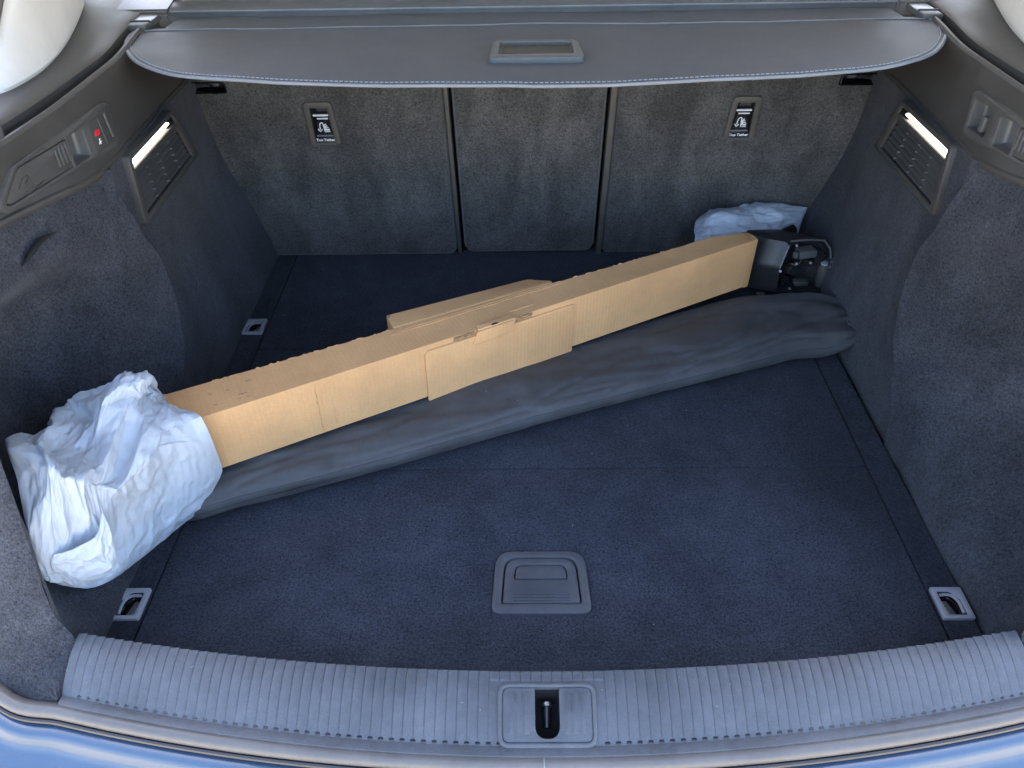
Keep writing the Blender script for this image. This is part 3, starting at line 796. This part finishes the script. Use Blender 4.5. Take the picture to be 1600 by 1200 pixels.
obj('seam_joint', tube([(-.0035, yout(0)-.0185, .0505), (-.0035, yout(0)-.0135, .0562), (-.0035, yout(0)-.006, .0570)], .00035, 5), 'stitch', ds)
cb = root('car_body', (0, .34, -.1), 'glossy blue painted rear body and bumper edge below the seal', 'car body')
def bodyp(a, b):
    i = min(int(round(a*(len(SP)-1))), len(SP)-1); s = outdir(i); p = SP[i]
    pr = [(.006, -.012), (.013, -.010), (.0165, -.0085), (.021, -.0085), (.0245, -.0098), (.027, -.014), (.031, -.021), (.037, -.024), (.055, -.027), (.085, -.033), (.12, -.046), (.15, -.07), (.17, -.12), (.175, -.25)]
    k = min(int(round(b*(len(pr)-1))), len(pr)-1); d, z = pr[k]
    return p+s*d+Vector((0, 0, z))
obj('rear_panel', grid(len(SP)-1, 13, bodyp), 'paint', cb, 50)
def slab(name, P, th, mat):
    bm = bmesh.new(); A = [bm.verts.new(p) for p in P]; Bv = [bm.verts.new((p[0], p[1], p[2]+th)) for p in P]; n = len(P)
    bm.faces.new(A[::-1]); bm.faces.new(Bv)
    for i in range(n): bm.faces.new((A[i], A[(i+1) % n], Bv[(i+1) % n], Bv[i]))
    return obj(name, bm, mat, cb, 0)
slab('shade_roof', [(-.80, 1.0, .90), (.80, 1.0, .90), (.80, 3.2, .94), (-.80, 3.2, .94)], .05, 'beige')  # unseen roof, added for shade and widened to keep sun off the ledges
slab('tailgate', [(-.70, 1.06, .90), (.70, 1.06, .90), (.68, .16, 1.33), (-.68, .16, 1.33)], .06, 'trim')  # unseen open tailgate, added for shade and set low to cut overhead light
obj('leak_wall', bevbox(-.81, .81, 1.62, 1.64, -.1, .54, 0), 'dark', cb)  # unseen wall added behind the seats to stop light leaks
obj('cabin_floor', bevbox(-.8, .8, 1.66, 3.2, -.2, -.15, 0), 'trim', cb)
for sg in (-1, 1): obj('side_panel', bevbox(min(sg*.86, sg*.83), max(sg*.86, sg*.83), .75, 3.2, -.55, .54, .01), 'paint', cb)  # unseen body sides, put in to block light from outside

# ------------------------------------------------------------------ long fabric bag under the box
fb = root('fabric_bag', (.03, 1.0, 0), 'long black fabric bag lying flat under the cardboard box', 'fabric bag')
A0, A1 = Vector((-.545, .724, 0)), Vector((.592, 1.158, 0))
dx_ = (A1-A0).normalized(); nb = Vector((-dx_.y, dx_.x, 0)); LL = (A1-A0).length
def bagF(a, b):
    s = a*LL
    e0 = sstep(0, .05, a); e1 = 1-sstep(.90, 1.0, a)
    tip = .22+.78*sqrt(max(0, 1-((max(0, a-.90))/.10)**2)) if a > .90 else 1
    hw = (.088+.004*sin(s*7))*(.72+.28*e0)*tip
    hh = lerp([(0, .058), (.1, .069), (.35, .064), (.72, .058), (.84, .060), (.93, .062), (1, .044)], a)*(.55+.45*e0)*(.5+.5*tip)
    th = b*2*pi
    c_, s_ = cos(th), sin(th); ex = .78
    u = -hw*math.copysign(abs(c_)**ex, c_); v = math.copysign(abs(s_)**.85, s_)
    z = hh*.5*(1+v)+.056*sstep(.91, 1.0, a)*(1-.5*(1+v)*.5)
    off = .060 - .046*sstep(.86, 1.0, a)
    p = A0+dx_*s+nb*(off+u)
    q = Vector((s*3, b*3, 0))
    wr = .0035*noise.noise(Vector((s*6+b*5, cos(th)*1.5, sin(th)*1.5+4)))+.0022*noise.noise(Vector((s*13-cos(th)*5, sin(th)*3, 9)))
    fold = abs(noise.noise(Vector((s*5+cos(th)*1.6, cos(th)*2.2, 3.3)))); wr += -.0036*max(0, 1-fold*9)
    gat = .006*(1-sstep(0, .07, a))*sin(th*9)+.005*sstep(.90, .99, a)*sin(th*7+s*30)
    rad = nb*(-cos(th)) + Vector((0, 0, sin(th)))
    top = max(0, sin(th))
    p = p+rad*(wr*(.35+.65*top)+gat); z2 = z+p.z
    return (p.x, p.y, max(.0008, z2))
bm = grid(320, 96, bagF)
bmesh.ops.remove_doubles(bm, verts=bm.verts[:], dist=1e-5)
bmesh.ops.holes_fill(bm, edges=bm.edges[:], sides=120)
obj('bag_body', bm, 'cloth', fb, 80)
seamp = []
for k in range(60):
    a = .03+.90*k/59; seamp.append(Vector(bagF(a, .035))+Vector((0, -.0005, .0004)))
obj('seam', tube(seamp, .0011, 6), 'cloth', fb)
tipp = [Vector(bagF(.965, b)) for b in (.06, .16, .28, .40)]
obj('end_piping', tube([crom(tipp, k/16)+dx_*.003 for k in range(17)], .0022, 6), 'cloth', fb)

# ------------------------------------------------------------------ cardboard box
BYaw, BTilt = .518, -.018
bax = Vector((cos(BYaw)*cos(BTilt), sin(BYaw)*cos(BTilt), sin(BTilt))); bbk = Vector((-sin(BYaw), cos(BYaw), 0)); bup = bax.cross(bbk)
BP = Vector((-.453, .7644, .075))
def BT(s, d, h): return BP+bax*s+bbk*d+bup*h         # along, back, up
BH, BD = .1005, .060
box = root('cardboard_box', BT(.45, .03, 0), 'long brown cardboard box lying slantwise across the boot', 'cardboard box')
def uvbox(bm):
    lay = bm.loops.layers.uv.verify()
    for f in bm.faces:
        for l in f.loops:
            d = l.vert.co-BP; l[lay].uv = (d.dot(bax)*10, (d.dot(bbk)+d.dot(bup))*10)
    return bm
def bobj(name, bm, parent=box, mat='card', smooth=35): return obj(name, uvbox(bm), mat, parent, smooth)
def BDs(s): return .0735-.028*s-.013*sstep(.90, 1.0, s)
def body_bm():
    # long carton with slightly bowed faces and soft worn edges
    n = 140; bm = bmesh.new(); R = []
    m = 28
    for i in range(n+1):
        s = -.10+1.092*i/n; ring = []; BD = BDs(s)
        for k in range(m):
            t = k/m*4; side_, f = int(t), t-int(t)
            if side_ == 0: d, h = f*BD, 0
            elif side_ == 1: d, h = BD, f*BH
            elif side_ == 2: d, h = (1-f)*BD, BH
            else: d, h = 0, (1-f)*BH
            r = .0018
            cd_, ch_ = min(max(d, r), BD-r), min(max(h, r), BH-r); v = Vector((d-cd_, h-ch_))
            if v.length > r: v = v.normalized()*r
            d, h = cd_+v.x, ch_+v.y
            w_ = noise.noise(Vector((s*6, side_*3.1, 1)))*.0012+noise.noise(Vector((s*22, side_*5.1, 4)))*.0005
            if side_ == 3: d += w_*sin(pi*f)
            if side_ == 2: h += (w_+.0008)*sin(pi*f)-.0022*sin(pi*f)
            if side_ == 2 and f < .15 and s > .0: h += .0008*noise.noise(Vector((s*60, 2, 2)))
            h += .0025*sstep(.84, .93, s)*(1-sstep(.93, 1.0, s))*(d/BD)*(h/BH)       # lid bowing a little towards the far end
            ring.append(bm.verts.new(BT(s, d, h)))
        R.append(ring)
    for A, Bq in zip(R, R[1:]):
        for k in range(m): bm.faces.new((A[k], A[(k+1) % m], Bq[(k+1) % m], Bq[k]))
    bm.faces.new(R[0]); bm.faces.new(R[-1][::-1]); return bm
bobj('carton', body_bm(), smooth=40)
TF = lambda s, h, o: BT(s, -o, h)                 # on the front face, o outwards
TTop = lambda s, d, o: BT(s, d, BH+o)
s0, s1_ = .322, .5925
ff = bobj('front_flap', plate([rpoly([(s0, -.0065, .002), (s1_, -.0065, .002), (s1_, .0905, .006), (s0+.006, .0905, .001), (s0, .084, .001)], .002, 3)], TF, .0002, .0034, .0008))
bobj('locking_tab', plate([rpoly([(.402, .076, .003), (.478, .0785, .002), (.478, .0995, .001), (.412, .0990, .001)], .002, 3)], TF, .0030, .0062, .0008))
bobj('tab_top', plate([rpoly([(.412, -.006), (.478, -.006), (.478, .010), (.414, .006)], .002, 3)], TTop, .0005, .0032, .0008))
bobj('thumb_notch', plate([rpoly([(.435, -.0060), (.449, -.0060), (.446, -.002), (.438, -.002)], .002, 4)], TTop, .003, .0036, .0002), mat='dark')
for a, b in ((.372, .408), (.482, .512)):
    bm = bmesh.new(); n = 14
    for k in range(n):       # torn corrugation in the slot
        u = a+(b-a)*k/n; hgt = BH-.003+random.uniform(-.0012, .001)
        tube([BT(u, -.0012, hgt), BT(u+(b-a)/n*.5, -.0028-random.random()*.001, hgt+.0032), BT(u+(b-a)/n, -.0012, hgt+random.uniform(-.0006, .0008))], .0008, 5, bm)
    bobj('torn_edge', bm, mat='cardedge')
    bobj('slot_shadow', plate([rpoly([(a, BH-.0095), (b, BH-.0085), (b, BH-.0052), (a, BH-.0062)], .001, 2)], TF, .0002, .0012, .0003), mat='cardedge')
# fold lines on the lid
for d_, a, b in ((.050, .29, .61), (.0545, .30, .60), (.018, .455, .525)):
    bobj('crease', tube([BT(a+(b-a)*k/20, d_+.0006*sin(k), BH+.0004-.0008*sin(pi*min(max(d_/BD, 0), 1))) for k in range(21)], .0009, 6))
bobj('fold_line', tube([BT(.150+.0005*sin(k*1.7), -.0003, .006+.088*k/16) for k in range(17)], .0007, 6))
bobj('fold_line', tube([BT(.172, -.0003, .010+.03*k/8) for k in range(9)], .0006, 6))
bm = bmesh.new()
for k in range(46):          # ragged fibres along the torn rear lid edge
    u = random.choice((random.uniform(.02, .30), random.uniform(.62, .84))); l_ = random.uniform(.003, .011)
    BD = BDs(u+l_*.5); tube([BT(u, BD-.001, BH-.0005), BT(u+l_*.5, BD+random.uniform(0, .0008), BH+random.uniform(-.0012, .0004)), BT(u+l_, BD-.001, BH-.0006)], random.uniform(.0005, .0010), 5, bm)
o = bobj('ragged_edge', bm); o['kind'] = 'stuff'
bm = bmesh.new()
for k in range(7):          # scuffs and peeled spots at the left of the lid
    u, d_ = random.uniform(.01, .12), random.uniform(.012, .05); l_ = random.uniform(.003, .012)
    tube([BT(u, d_, BH-.0010), BT(u+l_*.5, d_+random.uniform(-.002, .002), BH-.0008), BT(u+l_, d_, BH-.0014)], .0007, 5, bm)
o = bobj('scuffs', bm, mat='cardedge'); o['kind'] = 'stuff'
BD = .060
# wider middle section standing out at the back
def back_bm():
    L = rpoly([(.300, BD+.0015, .003), (.588, BD+.0015, .003), (.588, BD+.008, .006), (.562, BD+.037, .010), (.306, BD+.046, .003)], .003, 4)
    T2 = lambda s, d, o: BT(s, d-BD+BDs(s), o+(.004 if d < BD+.01 else 0))
    return plate([L], T2, .02, BH-.004, .002)
bobj('back_section', back_bm())
bobj('section_edge', plate([rpoly([(.3005, BD+.006), (.3055, BD+.006), (.3115, BD+.049), (.3070, BD+.049)], .0008, 2)], TTop, -.0085, -.0034, .0004), mat='cardedge')
bobj('end_flap', plate([rpoly([(-.0022, -.0015), (.031, -.0015), (.031, BH+.0015), (.014, BH+.0040), (-.0022, BH+.0012)], .004, 4)], lambda u, v, h: BT(.990+h, u, v), -.006, .0065, .0035))
bobj('stamp_scuff', plate([rpoly([(.028, .020), (.060, .018), (.058, .021), (.030, .023)], .001, 2)], TTop, -.0030, -.0012, .0002), mat='cardedge')

# ------------------------------------------------------------------ white sacks
def hsh(i, j, k):
    v_ = sin(i*127.1+j*311.7+k*74.7)*43758.5453; return v_-math.floor(v_)
def facet(a, b, m, n, seed):
    # flat facets meeting in sharp creases, as in crumpled film; value about -1..1
    x = a*m+.75*noise.noise(Vector((a*m*.7, b*n*.7, seed))); y = b*n+.75*noise.noise(Vector((b*n*.7, a*m*.7, seed+5)))
    i, j = math.floor(x), math.floor(y); fx, fy = x-i, y-j
    g = lambda di, dj: hsh(i+di, j+dj, seed)*2-1
    if hsh(i, j, seed+3) > .5:
        if fx > fy: return g(0, 0)+(g(1, 0)-g(0, 0))*fx+(g(1, 1)-g(1, 0))*fy
        return g(0, 0)+(g(1, 1)-g(0, 1))*fx+(g(0, 1)-g(0, 0))*fy
    if fx+fy < 1: return g(0, 0)+(g(1, 0)-g(0, 0))*fx+(g(0, 1)-g(0, 0))*fy
    return g(1, 1)+(g(0, 1)-g(1, 1))*(1-fx)+(g(1, 0)-g(1, 1))*(1-fy)
def taut(P, t, k=.55):
    n = len(P)-1; x = min(max(t*n, 0), n-1e-6); i = int(x); f = x-i
    return crom(P, t)*(1-k) + Vector(P[i]).lerp(Vector(P[i+1]), f)*k
def sack_mesh(C, nu, nv, seed, amp):
    # C: rows of control points (world), bicubic; crumpled with ridged noise
    rows = len(C)
    def F(a, b):
        col = [taut(C[i], b) for i in range(rows)]
        return taut(col, a)
    P = [[F(i/nu, j/nv) for j in range(nv+1)] for i in range(nu+1)]
    out = [[None]*(nv+1) for _ in range(nu+1)]
    for i in range(nu+1):
        for j in range(nv+1):
            du = P[min(i+1, nu)][j]-P[max(i-1, 0)][j]; dv = P[i][min(j+1, nv)]-P[i][max(j-1, 0)]
            n = du.cross(dv); n = n.normalized() if n.length > 1e-9 else Vector((0, 0, 1))
            p = P[i][j]; A_, B_ = i/nu, j/nv
            d = .0120*facet(A_, B_, 7, 8, seed)+.0046*facet(A_, B_, 15, 17, seed+11)+.0015*facet(A_, B_, 41, 44, seed+23)
            wr = noise.noise(Vector((B_*38+2.5*noise.noise(p*10), A_*2.5, seed)))
            d += (.22-abs(wr))*.0030*max(0, min(1, .2+noise.noise(p*8+Vector((seed, 2, 0)))*2.5))
            edge = min(min(i, nu-i)/8, min(j, nv-j)/8, 1)
            out[i][j] = p+n*(d*amp*(.25+.75*edge))
    bm = bmesh.new(); lay = bm.loops.layers.uv.new('UVMap')
    V = [[bm.verts.new(c) for c in r] for r in out]
    for i in range(nu):
        for j in range(nv):
            fc = bm.faces.new((V[i][j], V[i+1][j], V[i+1][j+1], V[i][j+1]))
            for lp, (a, b) in zip(fc.loops, ((i, j), (i+1, j), (i+1, j+1), (i, j+1))): lp[lay].uv = (a/nu*3.2, b/nv*3.6)
    return bm
def pt(px, py, z):           # floor-plan point of a measured spot at height z
    d = f_+((px-800)/1200)*r2-((py-600)/1200)*u2; o = cam.matrix_world.translation; t = (z-o.z)/d.z
    return o+d*t
LEFT = [
 [(62, 893, .130), (95, 913, .105), (130, 918, .082), (160, 915, .066), (196, 890, .050), (255, 845, .030), (303, 803, .012)],
 [(54, 866, .160), (85, 880, .140), (118, 884, .120), (172, 885, .095), (212, 852, .085), (262, 810, .070), (324, 778, .045)],
 [(42, 820, .200), (80, 815, .205), (112, 815, .190), (160, 822, .160), (205, 795, .145), (264, 756, .132), (347, 735, .085)],
 [(24, 740, .245), (76, 728, .266), (98, 745, .255), (138, 756, .225), (190, 764, .195), (258, 700, .198), (333, 690, .155)],
 [(10, 688, .26), (62, 692, .268), (102, 726, .238), (150, 736, .216), (192, 724, .206), (250, 668, .214), (314, 650, .196)],
 [(34, 674, .25), (72, 686, .248), (112, 692, .234), (150, 690, .230), (198, 668, .221), (245, 646, .208), (290, 640, .190)],
 [(64, 682, .235), (88, 664, .238), (125, 648, .240), (160, 626, .258), (205, 618, .232), (236, 622, .205), (265, 632, .187)],
 [(68, 690, .19), (80, 650, .225), (110, 615, .245), (188, 583, .264), (226, 592, .240), (243, 612, .205), (260, 622, .185)],
]
LC = [[pt(*q) for q in r] for r in LEFT]
LC.append([p+Vector((-.005, .035, -.07)) for p in LC[-1]])
LC.append([Vector((min(p.x, -.45) if p.x < -.5 else p.x, p.y+.01, .012)) for p in LC[-1]])
sk1 = root('plastic_sack', (-.56, .72, 0), 'crumpled white woven plastic sack pulled over the left box end', 'plastic sack', 'white plastic sacks')
obj('sheet', sack_mesh(LC, 230, 220, 3.0, 1.0), 'sack', sk1, 0).data.polygons.foreach_set('use_smooth', [True]*(230*220))
# folded loop standing up at the back and a tucked fold at the lower front corner
LOOP = [[(150, 652, .24), (172, 632, .25), (196, 622, .245), (214, 626, .23)], [(164, 622, .262), (186, 606, .268), (206, 606, .262), (219, 622, .242)], [(182, 597, .268), (194, 590, .27), (216, 597, .262), (222, 618, .242)], [(190, 585, .264), (206, 583, .266), (228, 593, .258), (228, 614, .238)], [(196, 583, .25), (208, 584, .25), (231, 598, .245), (226, 622, .225)]]
obj('fold_loop', sack_mesh([[pt(*q) for q in r] for r in LOOP], 50, 40, 6.0, .20), 'sack', sk1, 0).data.polygons.foreach_set('use_smooth', [True]*2000)
TUCK = [[(84, 866, .165), (116, 858, .160), (150, 838, .168), (160, 800, .185)], [(80, 880, .152), (118, 878, .142), (160, 864, .140), (172, 828, .165)], [(84, 893, .135), (122, 897, .118), (168, 888, .110), (180, 862, .128)], [(94, 906, .112), (130, 911, .095), (174, 903, .080), (186, 886, .094)]]
obj('corner_fold', sack_mesh([[pt(*q) for q in r] for r in TUCK], 50, 50, 9.0, .30), 'sack', sk1, 0).data.polygons.foreach_set('use_smooth', [True]*2500)

RIGHT = [
 [(1086, 372, .11), (1110, 372, .12), (1150, 372, .12), (1190, 372, .115), (1225, 365, .105), (1250, 352, .10)],
 [(1084, 358, .115), (1108, 352, .135), (1150, 350, .135), (1188, 352, .125), (1225, 345, .12), (1252, 343, .112)],
 [(1088, 345, .12), (1112, 338, .145), (1150, 333, .15), (1185, 332, .14), (1222, 333, .138), (1256, 330, .122)],
 [(1098, 335, .12), (1116, 326, .14), (1150, 319, .148), (1185, 316, .142), (1222, 319, .14), (1259, 320, .128)],
]
RC = [[pt(*q) for q in r] for r in RIGHT]
RC.append([p+Vector((0, .022, -.05)) for p in RC[-1]])
RC.insert(0, [p+Vector((0, -.01, -.07)) for p in RC[0]])
for r in RC:
    for p in r: p.y = min(p.y, 1.468-K*p.z)
sk2 = root('plastic_sack', (.45, 1.42, .03), 'small white crumpled plastic sack behind the black housing against the seat', 'plastic sack', 'white plastic sacks')
obj('sheet', sack_mesh(RC, 90, 90, 12.0, .5), 'sack', sk2, 0).data.polygons.foreach_set('use_smooth', [True]*8100)

# ------------------------------------------------------------------ black housing with open end
hg = root('motor_housing', (.50, 1.33, 0), 'black plastic housing with open end showing connectors, beside the box end', 'housing')
def hp_(px, py, y):
    d = f_+((px-800)/1200)*r2-((py-600)/1200)*u2; o = cam.matrix_world.translation; return o+d*((y-o.y)/d.y)
# open end outline (clockwise from lower left) and the shell behind it
OE = [hp_(1210, 458, 1.268), hp_(1217, 420, 1.272), hp_(1233, 382, 1.285), hp_(1250, 377, 1.29), hp_(1288, 376, 1.287), hp_(1299, 392, 1.28), hp_(1306, 425, 1.272), hp_(1298, 458, 1.268)]
OEs = []
for k in range(64):
    t = k/64*len(OE); i = int(t); f = t-i; g = lambda j: OE[j % len(OE)]
    a, b, c, d = g(i-1), g(i), g(i+1), g(i+2)
    OEs.append(.5*((2*b)+(c-a)*f*.6+(-.6*a*2.0+ (.6*4-6)*b+(6-.6*2)*c-.6*d+ (-.6*0)*a)*0) if False else b.lerp(c, f))
cen = sum(OEs, Vector())/len(OEs)
back_off = Vector((-.085, .060, -.004))
bm = bmesh.new(); rings = []
for k, (sc_, of, inn) in enumerate(((.80, Vector((-.03, .05, 0)), 0), (.925, Vector((0, .004, 0)), 0), (.955, Vector((0, -.0005, 0)), 0), (1.0, Vector((0, .001, 0)), 0), (1.02, Vector((-.004, .008, 0)), 0), (1.03, back_off*.35, 0), (1.0, back_off*.85, 0), (.92, back_off, 0), (.4, back_off*1.03, 0))):
    rings.append([bm.verts.new(cen+(p-cen)*sc_+of) for p in OEs])
for A, Bq in zip(rings, rings[1:]):
    for k in range(64): bm.faces.new((A[k], A[(k+1) % 64], Bq[(k+1) % 64], Bq[k]))
bm.faces.new(rings[-1]); bm.faces.new(rings[0][::-1])
for v in bm.verts: v.co.z = max(v.co.z, .004); v.co.y = min(v.co.y, 1.46-K*v.co.z)
obj('shell', bm, 'black', hg, 45)
# moulded groove on the shell's left face
gl = [hp_(1191, 391, 1.312), hp_(1207, 401, 1.300), hp_(1213, 408, 1.292), hp_(1206, 440, 1.284)]
obj('groove', tube([p+Vector((-.001, -.004, 0)) for p in gl], .0011, 6), 'gloss', hg)
obj('rim_wire', tube([hp_(1235, 377, 1.281), hp_(1262, 374.5, 1.283), hp_(1288, 375.5, 1.281), hp_(1297, 388, 1.276), hp_(1298.5, 404, 1.271)], .0022, 8), 'trim2', hg)
def hbox(px, py, y, w_, d_, h_, mat, name, rz=0.0, ry=0.0):
    c = hp_(px, py, y); M = Matrix.Translation(c) @ Matrix.Rotation(rz, 4, 'Z') @ Matrix.Rotation(ry, 4, 'Y')
    return obj(name, bevbox(-w_/2, w_/2, -d_/2, d_/2, -h_/2, h_/2, .0018, lambda a, b, c_: tuple(M @ Vector((a, b, c_)))), mat, hg)
hbox(1259, 394, 1.286, .034, .024, .015, 'cass', 'connector', .15, -.06)
hbox(1243, 398, 1.276, .009, .010, .013, 'cass', 'connector_plug', .15, -.06)
hbox(1262, 411, 1.290, .017, .004, .014, 'black', 'bracket', .1)
hbox(1236, 420, 1.284, .020, .016, .018, 'black', 'gear_block', .3, .5)
hbox(1250, 441, 1.276, .026, .016, .010, 'trim', 'terminal_block', .1, .05)
hbox(1225, 437, 1.276, .012, .016, .022, 'gloss', 'bearing_block', .2)
c0, c1 = hp_(1281, 446, 1.282), hp_(1288, 413, 1.282)
obj('motor', tube([c0, c0.lerp(c1, .08), c0.lerp(c1, .92), c1], [.0095, .0112, .0112, .0098], 20), 'trim', hg)
obj('motor_cap', tube([c1, c1+(c1-c0)*.08], .0068, 16), 'chrome', hg)
for px, py in ((1245, 384), (1219, 424), (1234, 451), (1266, 411), (1300, 409), (1297, 418), (1244, 412)):
    p = hp_(px, py, 1.2685); obj('screw', tube([p+Vector((0, .004, -.002)), p+Vector((.0, -.0012, .0008))], .0025, 8), 'steel', hg)
obj('cable', tube([crom([hp_(1270, 384, 1.275), hp_(1285, 392, 1.27), hp_(1292, 400, 1.272), hp_(1285, 408, 1.28)], k/14) for k in range(15)], .0016, 6), 'gloss', hg)
obj('cable', tube([crom([hp_(1236, 412, 1.272), hp_(1246, 414, 1.268), hp_(1252, 407, 1.275)], k/10) for k in range(11)], .0012, 6), 'trim2', hg)
obj('side_lug', tube([hp_(1210, 374, 1.35), hp_(1226, 364, 1.36), hp_(1240, 358, 1.37)], [.008, .010, .010], 14), 'gloss', hg)
obj('base_clip', bevbox(.437, .452, 1.262, 1.272, .030, .0335, .001), 'trim2', hg)

# ------------------------------------------------------------------ lint
bm = bmesh.new()
for k in range(48):
    r = random.random()
    if r < .62:
        x, y, z = random.uniform(-.50, .50), random.uniform(.48, 1.45), .0012
        if y > .80+.40*(x+.5) and x < .56 and y < 1.05+.42*(x+.5): continue
    elif r < .86:
        x = random.uniform(-.52, .52); vv = random.uniform(.2, .95); y = yout(x)+(yin(x)-yout(x))*vv; z = zs(vv)+.0006
        if abs(x) < .06: continue
    else: 
        s = random.uniform(.05, .95); th = random.uniform(.1, .3); p = bagF(s, th); x, y, z = p[0], p[1], p[2]+.0008
    a = random.random()*6.28; l = random.choice((.0006, .0007, .0008, .0011, .0018)); rr = .00032 if l < .001 else .00022
    tube([(x-l*cos(a), y-l*sin(a), z), (x, y, z+.0003), (x+l*cos(a), y+l*sin(a), z)], rr, 4, bm)
tag(obj('lint', bm, 'stitch', None, 0), 'tiny pale specks of lint scattered on carpet and sill', 'lint', kind='stuff')
